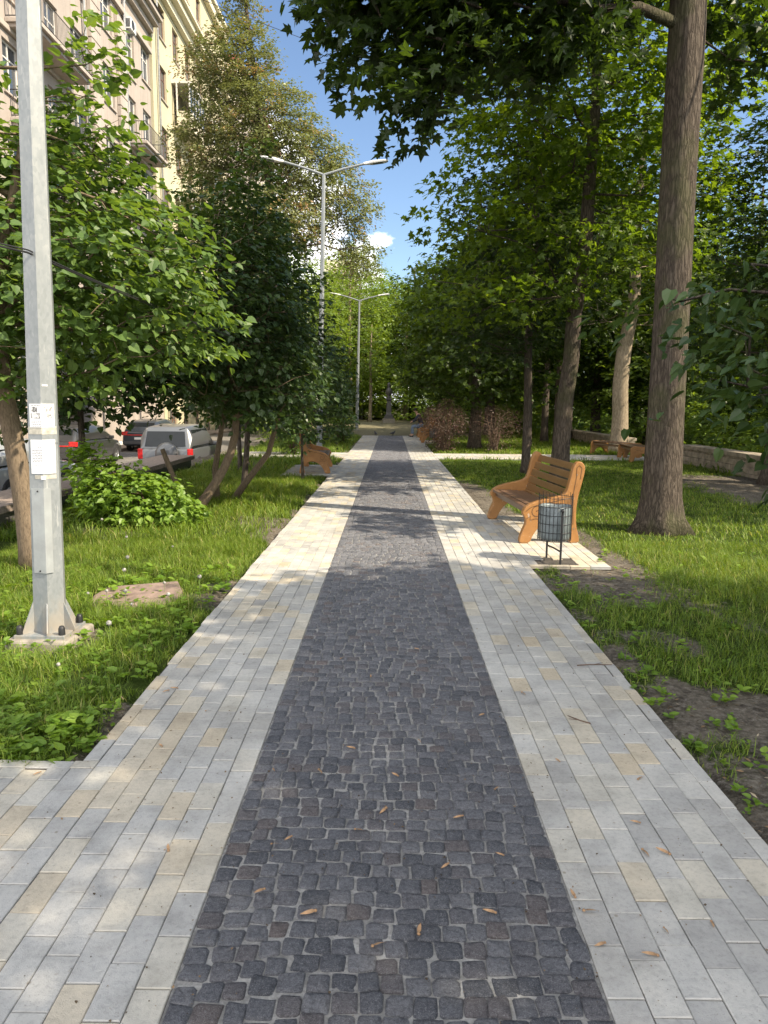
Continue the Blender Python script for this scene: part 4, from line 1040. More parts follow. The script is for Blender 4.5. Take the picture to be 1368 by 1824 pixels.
lamp_post('second lamp post, its two arms spread against the sky above the left bench', -1.95, 20.0, 7.5, (0.16, 0.0), R(4), False, 0.09, 0.045)
lamp_post('third lamp post, smaller, in front of the pale trees', -1.9, 41.5, 7.1, (0.12, 0), R(4), False, 0.10, 0.05)
lamp_post('farthest lamp post, just right of the third one', -2.35, 60.0, 7.0, (0.12, 0), R(4), False, 0.10, 0.05)
birch = tree('birch_tree', 'thin white birch trunk between the farthest lamp post and the monument', 'tree', (-1.5, 54.0), [(0, 0, 0), (0.05, 0, 2.0), (0, 0, 4.5), (0.1, 0, 7)], [0.13, 0.12, 0.09, 0.02],
    [(0, 0, 5.0, 1.5, 1.5, 2.0)], 0.7, 40, 0.2, (m_barkpale, m_pale), T_DIA, seed=151, start=0.4, n_max=70, rc=0.7, nbase=8)

# cable strung from post to post
pts = []
A = Vector((POSTX + 0.06, POSTY - 0.13, 2.5)); B = Vector((-1.95, 19.9, 2.75)); A0 = Vector((-2.75, 3.0, 2.46))
for i in range(5): pts.append(A0.lerp(A, i / 5))
for i in range(25):
    u = i / 24; p = A.lerp(B, u); p.z -= 0.28 * 4 * u * (1 - u) * 0.5; pts.append(p)
mb = MB().tube([tuple(p) for p in pts], 0.0065, 6)
mb.tube([tuple(p + Vector((0.004, 0, 0.012 + 0.004 * math.sin(i * 1.7)))) for i, p in enumerate(pts)], 0.005, 6)
tag(mb.build('overhead_cable', m_cable, smooth=True), 'black twin cable strung across the grey post and through the lilacs', 'cable')

wp = [Vector((-13.0, 21.0, 15.2)).lerp(Vector((9.0, 20.0, 7.4)), i / 20) - Vector((0, 0, 0.5 * math.sin(PI * i / 20))) for i in range(21)]
tag(MB().tube([tuple(p) for p in wp], 0.007, 4).build('overhead_wire', m_cable), 'thin wire high above the path between the feathery tree and the maple boughs', 'wire')

# ------------------------------------------------------------------ benches
def smooth_closed(P, it=2):
    P = [Vector(p) for p in P]
    for _ in range(it):
        Q = []
        for i in range(len(P)):
            a, b = P[i], P[(i + 1) % len(P)]
            if (b - a).length < 0.02: Q += [a, b]; continue
            Q += [a * 0.78 + b * 0.22, a * 0.22 + b * 0.78]
        P = Q
    return [tuple(p) for p in P]
PANEL = [(0.01, 0), (0.135, 0), (0.125, 0.08), (0.115, 0.16), (0.16, 0.235), (0.28, 0.275), (0.40, 0.255), (0.49, 0.19), (0.555, 0.10), (0.595, 0.0),
         (0.72, 0), (0.715, 0.06), (0.685, 0.15), (0.645, 0.24), (0.66, 0.30), (0.695, 0.35), (0.67, 0.415), (0.60, 0.465), (0.46, 0.51), (0.32, 0.535), (0.20, 0.575), (0.165, 0.66),
         (0.135, 0.80), (0.115, 0.895), (0.075, 0.95), (0.02, 0.952), (-0.025, 0.90), (-0.02, 0.82), (0.01, 0.68), (0.045, 0.54), (0.06, 0.38), (0.05, 0.20), (0.01, 0.06)]
PANEL_S = smooth_closed(PANEL, 1)
LOW = [(0.02, 0), (0.13, 0), (0.16, 0.12), (0.24, 0.22), (0.36, 0.26), (0.48, 0.22), (0.56, 0.12), (0.59, 0), (0.70, 0), (0.70, 0.10), (0.67, 0.22), (0.69, 0.34), (0.66, 0.43), (0.55, 0.47), (0.36, 0.44), (0.17, 0.47), (0.06, 0.43), (0.03, 0.34), (0.05, 0.22), (0.02, 0.10)]
LOW_S = smooth_closed(LOW, 1)
def bench(label, loc, rotz, L=1.78, group='curved wooden park benches', low=False, carve=True):
    """local x points to the front, y along the seat"""
    t = thing('park_bench', label, 'bench', loc, rotz, group)
    PT = 0.085
    for s in (-1, 1):
        p = MB().prism(LOW_S if low else PANEL_S, s * L / 2 - PT / 2, s * L / 2 + PT / 2, 'Y').build('end_panel', m_woodpanel, t, bevel=0.012, seg=3)
        if carve:
            o = s * (L / 2 + PT / 2 + 0.001)
            c = MB()
            sp_ = [(0.52 + (0.012 + 0.0085 * a) * math.cos(a + 0.6), o, 0.365 + (0.012 + 0.0085 * a) * math.sin(a + 0.6)) for a in np.linspace(0, 7.5, 40)] if not low else [(0.2, o, 0.35), (0.36, o, 0.33), (0.52, o, 0.35)]
            c.tube(sp_, 0.0035, 5)
            if not low:
                c.tube([(0.655, o, 0.375), (0.59, o, 0.425), (0.46, o, 0.465), (0.32, o, 0.49), (0.20, o, 0.52)], 0.0035, 5)
                c.tube([(0.09, o, 0.22), (0.10, o, 0.42), (0.10, o, 0.6), (0.075, o, 0.78), (0.075, o, 0.88), (0.05, o, 0.91), (0.015, o, 0.88), (0.03, o, 0.75)], 0.0035, 5)
                c.tube([(0.64, o, 0.29), (0.60, o, 0.32), (0.60, o, 0.27), (0.54, o, 0.29), (0.47, o, 0.28)], 0.0035, 5)
            c.build('carving', m_carve, p)
            for (u, v) in ([(0.07, 0.80), (0.08, 0.17)] if not low else [(0.36, 0.38)]):
                MB().lathe([(0, 0.004), (0.006, 0.003), (0.007, 0)], (0, 0, 0), 8).build('bolt', m_liner, p).matrix_basis = Matrix.Translation((u, o, v)) @ Matrix.Rotation(R(-90 * s), 4, 'X')
    W = L - PT - 0.004
    rr = np.random.RandomState(int(loc[1] * 10) % 1000)
    seat = [(0.625, 0.405, -6), (0.535, 0.407, 0), (0.445, 0.403, 3), (0.355, 0.396, 4), (0.265, 0.388, 5)]
    if low: seat = [(0.62 - 0.092 * i, 0.44 - 0.012 * math.sin(PI * i / 5), 0) for i in range(6)]
    for (u, v, a) in seat:
        MB().box((0, 0, 0), (0.080, W, 0.032)).build('seat_slat', m_woodseat, t, bevel=0.006).matrix_basis = Matrix.Translation((u, 0, v)) @ Matrix.Rotation(R(a + rr.normal(0, 0.6)), 4, 'Y')
    MB().box((0, 0, 0), (0.03, W, 0.06)).build('seat_rail', m_woodseat, t, bevel=0.005).matrix_basis = Matrix.Translation((0.60, 0, 0.355))
    if not low:
        for k in range(5):
            v = 0.475 + 0.098 * k; u = 0.168 - 0.022 * k - 0.004 * k * k
            MB().box((0, 0, 0), (0.028, W, 0.084)).build('back_slat', m_woodback, t, bevel=0.006).matrix_basis = Matrix.Translation((u, 0, v)) @ Matrix.Rotation(R(-14 - 1.5 * k + rr.normal(0, 0.5)), 4, 'Y')
        MB().box((0, 0, 0), (0.06, W, 0.03)).build('back_rail', m_woodback, t, bevel=0.005).matrix_basis = Matrix.Translation((0.185, 0, 0.405)) @ Matrix.Rotation(R(-30), 4, 'Y')
    return t
g0 = -0.0
bench('orange brown bench on the right with the wire litter bin in front of it', (2.16, 9.34, g0), R(180 + 4.2))
bench('orange brown bench at the left path edge, half behind the dark lilac', (-2.12, 17.45, g0), R(3))
bench('far bench at the right path edge beside the purple bush', (1.98, 31.0, g0), R(180))
bench('farthest bench at the right path edge, the person sits on it', (2.0, 35.6, g0), R(180))
bench('left one of two backless benches by the stone wall', (7.55, 23.6, -0.02), R(180 + 20), 1.7, 'backless benches by the stone wall', True)
bench('right one of two backless benches by the stone wall, beside the near trunk', (7.62, 21.7, -0.02), R(180 - 6), 1.7, 'backless benches by the stone wall', True)

# ------------------------------------------------------------------ litter bins
def litter_bin(label, loc, rotz, tilt=0.0):
    t = thing('litter_bin', label, 'litter bin', loc, rotz, 'wire litter bins on two legs')
    zb, zt, r = 0.225, 0.685, 0.168
    n = 26
    k = thing('basket', None, None); k.parent = t
    bpy.data.objects.remove(k)
    mb = MB()
    for i in range(n):
        a = 2 * PI * i / n
        mb.tube([(math.cos(a) * r, math.sin(a) * r, zb), (math.cos(a) * r, math.sin(a) * r, zt + 0.012 * (i % 3))], 0.0028, 5)
    for z in np.linspace(zb, zt - 0.02, 6):
        an = np.linspace(0, 2 * PI, 33); mb.tube([(math.cos(a) * r, math.sin(a) * r, z) for a in an], 0.0032, 5)
    for i in range(-3, 4):
        y = i * 0.045; h = math.sqrt(max(r * r - y * y, 0)); mb.tube([(-h, y, zb), (h, y, zb)], 0.003, 4)
    bk = mb.build('basket', m_black, t)
    an = np.arange(40) * 2 * PI / 40
    prof = [(0.0, zb + 0.008), (r * 0.9, zb + 0.010), (r * 0.955, zb + 0.04), (r * 0.96, 0.44), (r * 0.955, 0.565), (r * 0.93, 0.578), (r * 0.90, 0.56), (r * 0.88, 0.45), (0.0, 0.42)]
    ln = MB().lathe(prof, n=40)
    V = ln.V[0].reshape(len(prof), 40, 3); wv = 1 + 0.015 * np.sin(an * 7) + 0.012 * np.sin(an * 11 + 1)
    V[1:-1, :, :2] *= wv[None, :, None]
    V[4:7, :, 2] += 0.006 * np.sin(an * 3)[None]
    ln.build('liner', m_liner, t, smooth=True)
    for (sx, top, nm) in ((-1, 0.545, 'leg'), (1, 0.545, 'leg')):
        x = sx * (r + 0.014)
        MB().tube([(x, 0, -0.12), (x, 0, top - 0.01), (x, 0, top)], [0.011, 0.011, 0.008], 10).build(nm, m_black, t, smooth=False)
        MB().lathe([(0, 0.008), (0.016, 0.006), (0.019, -0.01), (0.012, -0.022), (0, -0.024)], (0, 0, 0), 10).build('pivot', m_black, t, smooth=True).matrix_basis = Matrix.Translation((x * 0.985, 0, top)) @ Matrix.Rotation(R(90), 4, 'Y')
    MB().tube([(-r - 0.014, 0, 0.13), (0, 0, 0.135), (r + 0.014, 0, 0.13)], 0.009, 8).build('crossbar', m_black, t)
    return t
litter_bin('wire litter bin with grey liner standing by the right bench', (1.70, 7.42, 0.0), R(100))
litter_bin('small far litter bin beside the bench under the purple bush', (1.75, 29.75, 0.0), R(100))

# ------------------------------------------------------------------ slab, walls, monument
mb = MB().prism([(-0.33, -0.29), (0.31, -0.34), (0.36, 0.02), (0.30, 0.33), (-0.29, 0.30), (-0.36, 0.05)], -0.06, 0.028, 'Z')
o = mb.build('stone_slab', m_slab, bevel=0.012); o.location = (-2.09, 5.89, float(gz(-2.09, 5.89)) + 0.02); o.rotation_euler = (R(2), R(-2), 0.2)
tag(o, 'flat brown stone slab lying in the left grass', 'slab')
t = thing('granite_wall', 'long low granite wall with a broad brown top between lawn and road', 'wall', (-5.25, 10.0, 0))
MB().span((-0.33, -12.0, -1.0), (0.33, 8.0, 0.185)).build('wall_body', m_granite, t, bevel=0.006)
for i in range(11):
    c = MB().span((-0.42, -12 + i * 1.82, 0.187), (0.42, -12 + (i + 1) * 1.82 - 0.012, 0.285)); c.build('coping', m_granitetop, t, bevel=0.01)
def stone_wall(label, x, y0, y1, h):
    t = thing('stone_wall', label, 'wall', (x, y0, -0.05), 0, 'low limestone walls at the wood')
    mb = MB(); r = np.random.RandomState(int(y0)); z = -0.2
    while z < h - 0.13:
        hh = min(0.15, h - 0.11 - z); y = -r.rand() * 0.2
        while y < y1 - y0:
            e = min(y + r.uniform(0.3, 0.6), y1 - y0)
            a = max(y, 0.0)
            if e - a > 0.05: mb.span((-0.2 + r.normal(0, 0.008), a + 0.006, z + 0.006), (0.2, e - 0.006, z + hh - 0.004))
            y = e
        z += hh
    mb.build('blocks', m_stonewall, t, bevel=0.012)
    MB().span((-0.17, 0.02, -0.3), (0.17, y1 - y0 - 0.02, h - 0.12)).build('core', m_concrete, t)
    y = 0
    while y < y1 - y0 - 0.05:
        e = min(y + 1.5, y1 - y0); MB().span((-0.24, y, h - 0.112), (0.24, e - 0.01, h)).build('coping', m_stonewall, t, bevel=0.015); y = e
    return t
stone_wall('low limestone wall right of the thick near trunk', 8.5, 11.0, 20.9, 0.56)
stone_wall('low limestone wall left of the pale trunk, behind the lawn', 8.35, 25.6, 34, 0.52)

t = thing('monument', 'small dark stone monument at the far end of the path', 'monument', (-0.12, 51.0, 0.2))
MB().span((-0.42, -0.42, -0.3), (0.42, 0.42, 0.34)).build('footing', m_concrete, t, bevel=0.02)
mb = MB().span((-0.34, -0.34, 0.342), (0.34, 0.34, 0.46)); mb.span((-0.28, -0.28, 0.462), (0.28, 0.28, 0.60)); mb.build('plinth', m_granite, t, bevel=0.015)
V = []; 
for (z, s) in [(0.602, 0.21), (0.75, 0.18), (1.55, 0.15), (1.62, 0.20), (1.74, 0.20)]:
    V += [(-s, -s, z), (s, -s, z), (s, s, z), (-s, s, z)]
F = [(3, 2, 1, 0), (16, 17, 18, 19)] + [(i * 4 + j, i * 4 + (j + 1) % 4, i * 4 + 4 + (j + 1) % 4, i * 4 + 4 + j) for i in range(4) for j in range(4)]
MB().add(V, F).build('shaft', m_granite, t, bevel=0.01)
MB().lathe([(0.0, 1.742), (0.16, 1.742), (0.13, 1.82), (0.10, 1.9), (0.21, 2.02), (0.24, 2.2), (0.20, 2.34), (0.10, 2.42), (0.09, 2.5), (0.125, 2.6), (0.12, 2.72), (0.06, 2.80), (0, 2.82)], n=16).build('bust', m_granite, t, smooth=True)

# ------------------------------------------------------------------ person and pigeons
def skin_mesh(name, verts, edges, rad, m, parent, sub=2):
    me = bpy.data.meshes.new(name); me.from_pydata(verts, edges, []); me.materials.append(m)
    o = link(name, me, None, parent)
    k = o.modifiers.new('skin', 'SKIN'); k.use_smooth_shade = True
    for i, v in enumerate(me.skin_vertices[0].data):
        rr = rad[i]; v.radius = rr if hasattr(rr, '__len__') else (rr, rr); v.use_root = (i == 0)
    s = o.modifiers.new('sub', 'SUBSURF'); s.levels = sub; s.render_levels = sub
    return o
m_navy = plain('navy_jacket', (0.014, 0.018, 0.035), 0.8); m_jeans = plain('light_jeans', (0.16, 0.21, 0.29), 0.85); m_skin = plain('skin', (0.45, 0.27, 0.19), 0.55, 0, 0.06)
m_shoe = plain('dark_shoe', (0.03, 0.028, 0.027), 0.6); m_cap = plain('dark_cap', (0.02, 0.02, 0.022), 0.8)
# local: +x is the way the person faces, z=0 the ground
P = thing('person', 'seated person in a navy jacket and light jeans at the far right of the path', 'person', (1.50, 35.45, 0.0), R(180))
bv = [(-0.02, 0, 0.53), (0.02, 0, 0.70), (0.10, 0, 0.90), (0.17, 0, 1.04), (0.23, 0, 1.12), (0.27, 0, 1.20), (0.29, 0, 1.29),
      (0.15, 0.19, 1.02), (0.30, 0.25, 0.80), (0.47, 0.12, 0.72), (0.15, -0.19, 1.02), (0.30, -0.25, 0.80), (0.47, -0.12, 0.72),
      (0.04, 0.10, 0.50), (0.44, 0.14, 0.52), (0.42, 0.14, 0.09), (0.04, -0.10, 0.50), (0.44, -0.14, 0.52), (0.46, -0.14, 0.09), (0.55, 0.15, 0.04), (0.59, -0.15, 0.04)]
be = [(0, 1), (1, 2), (2, 3), (3, 4), (4, 5), (5, 6), (3, 7), (7, 8), (8, 9), (3, 10), (10, 11), (11, 12), (0, 13), (13, 14), (14, 15), (0, 16), (16, 17), (17, 18), (15, 19), (18, 20)]
br = [(0.15, 0.12), (0.15, 0.11), (0.16, 0.12), (0.13, 0.09), (0.055, 0.055), (0.085, 0.075), (0.08, 0.07), 0.075, 0.055, 0.035, 0.075, 0.055, 0.035, 0.095, 0.07, 0.045, 0.095, 0.07, 0.045, 0.035, 0.035]
skin_mesh('body', bv, be, br, m_skin, P)
skin_mesh('jacket', [(-0.02, 0, 0.55), (0.02, 0, 0.70), (0.10, 0, 0.90), (0.17, 0, 1.05), (0.15, 0.19, 1.02), (0.30, 0.25, 0.80), (0.44, 0.14, 0.73), (0.15, -0.19, 1.02), (0.30, -0.25, 0.80), (0.44, -0.14, 0.73)],
          [(0, 1), (1, 2), (2, 3), (3, 4), (4, 5), (5, 6), (3, 7), (7, 8), (8, 9)], [(0.17, 0.14), (0.17, 0.13), (0.18, 0.135), (0.14, 0.10), 0.088, 0.068, 0.05, 0.088, 0.068, 0.05], m_navy, P)
skin_mesh('jeans', [(-0.02, 0, 0.52), (0.05, 0.11, 0.51), (0.44, 0.14, 0.52), (0.42, 0.14, 0.12), (0.05, -0.11, 0.51), (0.44, -0.14, 0.52), (0.46, -0.14, 0.12)],
          [(0, 1), (1, 2), (2, 3), (0, 4), (4, 5), (5, 6)], [(0.16, 0.125), 0.105, 0.08, 0.058, 0.105, 0.08, 0.058], m_jeans, P)
for (x, y) in ((0.42, 0.14), (0.46, -0.14)):
    skin_mesh('shoe', [(x - 0.04, y, 0.045), (x + 0.08, y * 1.05, 0.042), (x + 0.17, y * 1.1, 0.035)], [(0, 1), (1, 2)], [(0.045, 0.05), (0.045, 0.042), (0.035, 0.03)], m_shoe, P)
for s in (1, -1):
    hb = skin_mesh('hand', [(0.45, s * 0.13, 0.72), (0.50, s * 0.10, 0.705), (0.53, s * 0.10, 0.69), (0.55, s * 0.085, 0.665), (0.535, s * 0.08, 0.695), (0.556, s * 0.066, 0.668), (0.535, s * 0.06, 0.70), (0.552, s * 0.046, 0.675), (0.525, s * 0.045, 0.705), (0.54, s * 0.03, 0.685), (0.49, s * 0.07, 0.735), (0.515, s * 0.05, 0.74)],
        [(0, 1), (1, 2), (2, 3), (1, 4), (4, 5), (1, 6), (6, 7), (1, 8), (8, 9), (1, 10), (10, 11)], [0.026, 0.03, 0.010, 0.008, 0.010, 0.008, 0.010, 0.008, 0.009, 0.007, 0.011, 0.009], m_skin, P, 1)
MB().lathe([(0.092, 0.0), (0.10, 0.02), (0.095, 0.07), (0.06, 0.105), (0, 0.112)], (0.275, 0, 1.285), 16).build('cap', m_cap, P, smooth=True)
f = MB()
f.add([(0.355, 0, 1.25), (0.345, 0.017, 1.215), (0.345, -0.017, 1.215), (0.385, 0, 1.215)], [(0, 1, 3), (0, 3, 2), (1, 2, 3)])
f.build('nose', m_skin, P)
for s in (1, -1):
    MB().lathe([(0, 0.012), (0.01, 0.008), (0.012, 0), (0, -0.004)], (0, 0, 0), 8).build('eye', m_cap, P).matrix_basis = Matrix.Translation((0.35, s * 0.032, 1.262)) @ Matrix.Rotation(R(90), 4, 'Y')
    MB().lathe([(0, 0.028), (0.014, 0.02), (0.018, 0), (0.012, -0.022), (0, -0.028)], (0.275, s * 0.088, 1.235), 8).build('ear', m_skin, P, smooth=True)
m_pig = plain('pigeon_feather', (0.06, 0.06, 0.07), 0.6)
def pigeon(label, x, y, rz):
    t = thing('pigeon', label, 'pigeon', (x, y, float(gz(x, y)) if y > PEND else 0.0), rz, 'pigeons at the end of the path')
    skin_mesh('body', [(0, 0, 0.13), (0.07, 0, 0.15), (0.11, 0, 0.20), (0.135, 0, 0.235), (0.165, 0, 0.232), (-0.08, 0, 0.12), (-0.16, 0, 0.11), (0.01, 0.03, 0.07), (0.01, 0.03, 0.0), (0.01, -0.03, 0.07), (0.01, -0.03, 0.0)],
              [(0, 1), (1, 2), (2, 3), (3, 4), (0, 5), (5, 6), (0, 7), (7, 8), (0, 9), (9, 10)], [(0.07, 0.065), (0.06, 0.055), 0.032, 0.028, 0.007, (0.05, 0.04), (0.03, 0.012), 0.012, 0.007, 0.012, 0.007], m_pig, t, 1)
pigeon('dark pigeon on the left pavers at the far end of the path', -0.72, 36.1, 2.0)
pigeon('dark pigeon on the sandy end of the path, right of the other', 0.12, 37.4, 0.4)

# ------------------------------------------------------------------ parked cars
def paint(name, c, metal=0.35):
    M = Mat(name); n = M.noise(M.coord(), 1.2, 3)
    cc = M.ramp(n.outputs[0], [(0.3, tuple(v * 0.9 for v in c)), (0.7, tuple(v * 1.05 for v in c))])
    return M.done(M.bsdf(cc, 0.35, None, metal, 0.5, Coat_Weight=0.5, Coat_Roughness=0.08))
m_glass = plain('car_glass', (0.012, 0.015, 0.018), 0.12, 0, 0.05, 3, 0.0, 0.3)
m_tyre = plain('tyre_rubber', (0.02, 0.02, 0.02), 0.85); m_rim = plain('alloy_rim', (0.45, 0.46, 0.48), 0.35, 0.8, 0.05)
m_red = plain('red_lens', (0.50, 0.02, 0.02), 0.2); m_trim = plain('dark_trim', (0.03, 0.03, 0.032), 0.6)
m_zincgrey_ = paint('grey_cover_paint', (0.10, 0.105, 0.112))
m_zincgrey = m_zincgrey_
def loft(secs):
    """secs: x, z0, z1, w0 (half width low), w1 (half width high)"""
    V = []
    for (x, z0, z1, w0, w1) in secs:
        zm = z0 + (z1 - z0) * 0.55
        wm = max(w0, w1) * 1.0
        V += [(x, -w0 * 0.92, z0), (x, w0 * 0.92, z0), (x, wm, z0 + (z1 - z0) * 0.18), (x, wm, zm), (x, w1, z1 - (z1 - z0) * 0.06), (x, w1 * 0.86, z1), (x, -w1 * 0.86, z1), (x, -w1, z1 - (z1 - z0) * 0.06), (x, -wm, zm), (x, -wm, z0 + (z1 - z0) * 0.18)]
    n = len(secs); F = [tuple(range(9, -1, -1)), tuple(range(10 * (n - 1), 10 * n))]
    for i in range(n - 1):
        for j in range(10): F.append((i * 10 + j, i * 10 + (j + 1) % 10, (i + 1) * 10 + (j + 1) % 10, (i + 1) * 10 + j))
    return V, F
def car(name, label, loc, rotz, body, cabin, m_paint, wheels, wr=0.33, spare=False, hw=0.90, lights=None, roof_rails=False):
    t = thing(name, label, 'car', loc, rotz, 'cars parked along the road')
    MB().add(*loft(body)).build('body', m_paint, t, smooth=True, bevel=0.03, seg=2)
    MB().add(*loft(cabin)).build('cabin', m_paint, t, smooth=True, bevel=0.04, seg=2)
    # glass: side bands and rear / front screens, set a little proud of the cabin
    x0, x1 = cabin[0][0], cabin[-1][0]; zb = cabin[1][1] + 0.06; zt = cabin[1][2] - 0.10
    for s in (-1, 1):
        a, b = cabin[1][0] + 0.12, cabin[-2][0] - 0.05
        cuts = np.linspace(a, b, 4)
        for i in range(3):
            u0, u1 = cuts[i] + 0.03, cuts[i + 1] - 0.03
            wl, wt = cabin[1][3] + 0.004, cabin[1][4] + 0.004
            lo0, lo1 = u0 - (0.12 if i == 0 else 0), u1 + (0.22 if i == 2 else 0)
            V = [(lo0, s * wl, zb), (lo1, s * wl, zb), (u1, s * (wl + wt) / 2 * 1.0, zt), (u0, s * (wl + wt) / 2 * 1.0, zt)]
            V2 = [(x, y - s * 0.03, z) for (x, y, z) in V]
            MB().add(V + V2, [(0, 1, 2, 3), (7, 6, 5, 4), (0, 4, 5, 1), (1, 5, 6, 2), (2, 6, 7, 3), (3, 7, 4, 0)]).build('side_window', m_glass, t)
    for (i, j, d) in ((0, 1, -0.012), (-1, -2, 0.012)):
        A, B = cabin[i], cabin[j]
        f0, f1 = 0.12, 0.86
        xa, xb = A[0] + (B[0] - A[0]) * f0, A[0] + (B[0] - A[0]) * f1
        za, zc = A[2] - 0.02 + (B[2] - A[2]) * f0, A[2] + (B[2] - A[2]) * f1
        if abs(B[0] - A[0]) < 0.25:
            za, zc = A[2] + 0.04, B[2] - 0.14; d *= 2.2
            xa, xb = [A[0] + (q - A[2]) / (B[2] - A[2]) * (B[0] - A[0]) for q in (za, zc)]
        y = A[4] * 0.84
        V = [(xa + d, -y, za), (xa + d, y, za), (xb + d, y * 0.92, zc), (xb + d, -y * 0.92, zc)]
        V2 = [(x - d * 2, yy, z) for (x, yy, z) in V]
        MB().add(V + V2, [(0, 1, 2, 3), (7, 6, 5, 4), (0, 4, 5, 1), (1, 5, 6, 2), (2, 6, 7, 3), (3, 7, 4, 0)]).build('rear_window' if i == 0 else 'windscreen', m_glass, t)
    for x in wheels:
        for s in (-1, 1):
            y = s * (hw - 0.10)
            ty = MB().lathe([(wr * 0.62, -0.10), (wr * 0.92, -0.105), (wr, -0.08), (wr, 0.08), (wr * 0.92, 0.105), (wr * 0.62, 0.10)], n=28).build('wheel', m_tyre, t, smooth=True)
            ty.matrix_basis = Matrix.Translation((x, y, wr)) @ Matrix.Rotation(R(90), 4, 'X')
            rm = MB().lathe([(0, 0.06), (0.05, 0.075), (wr * 0.3, 0.05), (wr * 0.6, 0.085), (wr * 0.64, 0.10), (wr * 0.64, -0.08), (0, -0.05)], n=28)
            for k in range(10):
                a = k * 2 * PI / 10; rm.box((math.cos(a) * wr * 0.38, math.sin(a) * wr * 0.38, 0.075), (wr * 0.5, 0.026, 0.03), Matrix.Rotation(a, 4, 'Z'))
            r = rm.build('rim', m_rim, ty); r.matrix_basis = Matrix.Rotation(PI if s > 0 else 0, 4, 'X')
            if s > 0: r.matrix_basis = Matrix.Rotation(PI, 4, 'X')
            # wheel arch
            an = np.linspace(0.0, PI, 13)
            MB().prism([(x + math.cos(a) * (wr + 0.05), wr + math.sin(a) * (wr + 0.05)) for a in an] + [(x - math.cos(a) * (wr - 0.02), wr + math.sin(a) * (wr - 0.02)) for a in an], s * (hw - 0.02), s * (hw + 0.012)).build('wheel_arch', m_trim, t)
    bx = body[0][0]
    MB().span((bx - 0.06, -hw * 0.93, 0.36), (bx + 0.12, hw * 0.93, 0.56)).build('bumper', m_trim if spare else m_paint, t, bevel=0.03)
    for s in (-1, 1):
        lo, hi, wd = lights
        MB().span((bx - 0.015, min(s * (hw - 0.02), s * (hw - 0.02 - wd)), lo), (bx + 0.14, max(s * (hw - 0.02), s * (hw - 0.02 - wd)), hi)).build('tail_light', m_red, t, bevel=0.02)
        MB().span((cabin[-2][0] + 0.15, min(s * (hw + 0.02), s * (hw + 0.19)), cabin[-1][1] + 0.04), (cabin[-2][0] + 0.27, max(s * (hw + 0.02), s * (hw + 0.19)), cabin[-1][1] + 0.17)).build('mirror', m_paint, t, bevel=0.03)
        fx = body[-1][0]
        MB().span((fx - 0.22, min(s * (hw - 0.06), s * (hw - 0.40)), 0.62), (fx - 0.03, max(s * (hw - 0.06), s * (hw - 0.40)), 0.76)).build('headlight', m_white, t, bevel=0.02)
    if spare:
        sp_ = MB().lathe([(0, 0.13), (0.10, 0.14), (0.30, 0.125), (0.35, 0.09), (0.365, 0.0), (0.35, -0.08), (0, -0.09)], n=36).build('spare_wheel_cover', m_zincgrey, t, smooth=True)
        sp_.matrix_basis = Matrix.Translation((bx - 0.12, -0.10, 0.90)) @ Matrix.Rotation(R(-90), 4, 'Y')
    MB().span((bx - 0.03, -0.26 + (0.45 if spare else 0), 0.60), (bx + 0.02, 0.26 + (0.3 if spare else 0), 0.71)).build('number_plate', m_white, t, bevel=0.004)
    if lights[2] < 0.3 and not spare:
        MB().span((bx - 0.02, -hw * 0.7, 0.80), (bx + 0.06, hw * 0.7, 0.845)).build('light_strip', m_red, t, bevel=0.008)
    return t
WAGON_B = [(-2.35, 0.42, 0.92, 0.78, 0.74), (-2.22, 0.30, 0.98, 0.88, 0.84), (-1.4, 0.24, 1.0, 0.90, 0.88), (0.2, 0.22, 0.98, 0.90, 0.88), (1.2, 0.24, 0.96, 0.90, 0.84), (2.0, 0.30, 0.86, 0.87, 0.74), (2.32, 0.42, 0.70, 0.74, 0.60)]
WAGON_C = [(-2.20, 0.92, 1.02, 0.80, 0.74), (-1.75, 0.92, 1.46, 0.84, 0.66), (-0.2, 0.92, 1.56, 0.85, 0.66), (0.45, 0.92, 1.50, 0.85, 0.66), (1.35, 0.92, 0.98, 0.84, 0.74)]
SUV_B = [(-2.15, 0.42, 1.02, 0.80, 0.78), (-2.08, 0.38, 1.06, 0.88, 0.85), (-1.0, 0.34, 1.06, 0.90, 0.87), (0.8, 0.34, 1.04, 0.90, 0.87), (1.9, 0.38, 0.98, 0.88, 0.78), (2.15, 0.45, 0.85, 0.78, 0.68)]
SUV_C = [(-2.10, 1.0, 1.08, 0.80, 0.78), (-1.88, 1.0, 1.74, 0.84, 0.68), (-0.4, 1.0, 1.80, 0.85, 0.68), (0.3, 1.0, 1.75, 0.85, 0.68), (1.05, 1.0, 1.06, 0.84, 0.76)]
RZ = -0.845
car('estate_car', 'dark grey estate car with red tail lights, seen past the grey post', (-12.05, 28.3, RZ), R(90), WAGON_B, WAGON_C, paint('dark_grey_paint', (0.045, 0.047, 0.05)), (-1.42, 1.40), 0.335, False, 0.90, (0.80, 0.98, 0.28))
car('off_road_car', 'silver off road car with a covered spare wheel on its tailgate', (-7.25, 25.6, RZ - 0.12), R(90), SUV_B, SUV_C, paint('silver_paint', (0.12, 0.128, 0.138)), (-1.35, 1.35), 0.355, True, 0.90, (0.72, 1.05, 0.16), True)
car('estate_car', 'pale grey car at the left picture edge behind the leaning linden', (-9.3, 17.4, RZ), R(90), WAGON_B, WAGON_C, paint('pale_grey_paint', (0.36, 0.38, 0.39)), (-1.42, 1.40), 0.335, False, 0.90, (0.80, 0.98, 0.28))
car('estate_car', 'dark blue grey car parked beyond, left of the silver off road car', (-12.05, 37.5, RZ), R(90), WAGON_B, WAGON_C, paint('blue_grey_paint', (0.05, 0.06, 0.075)), (-1.42, 1.40), 0.335, False, 0.90, (0.80, 0.98, 0.28))

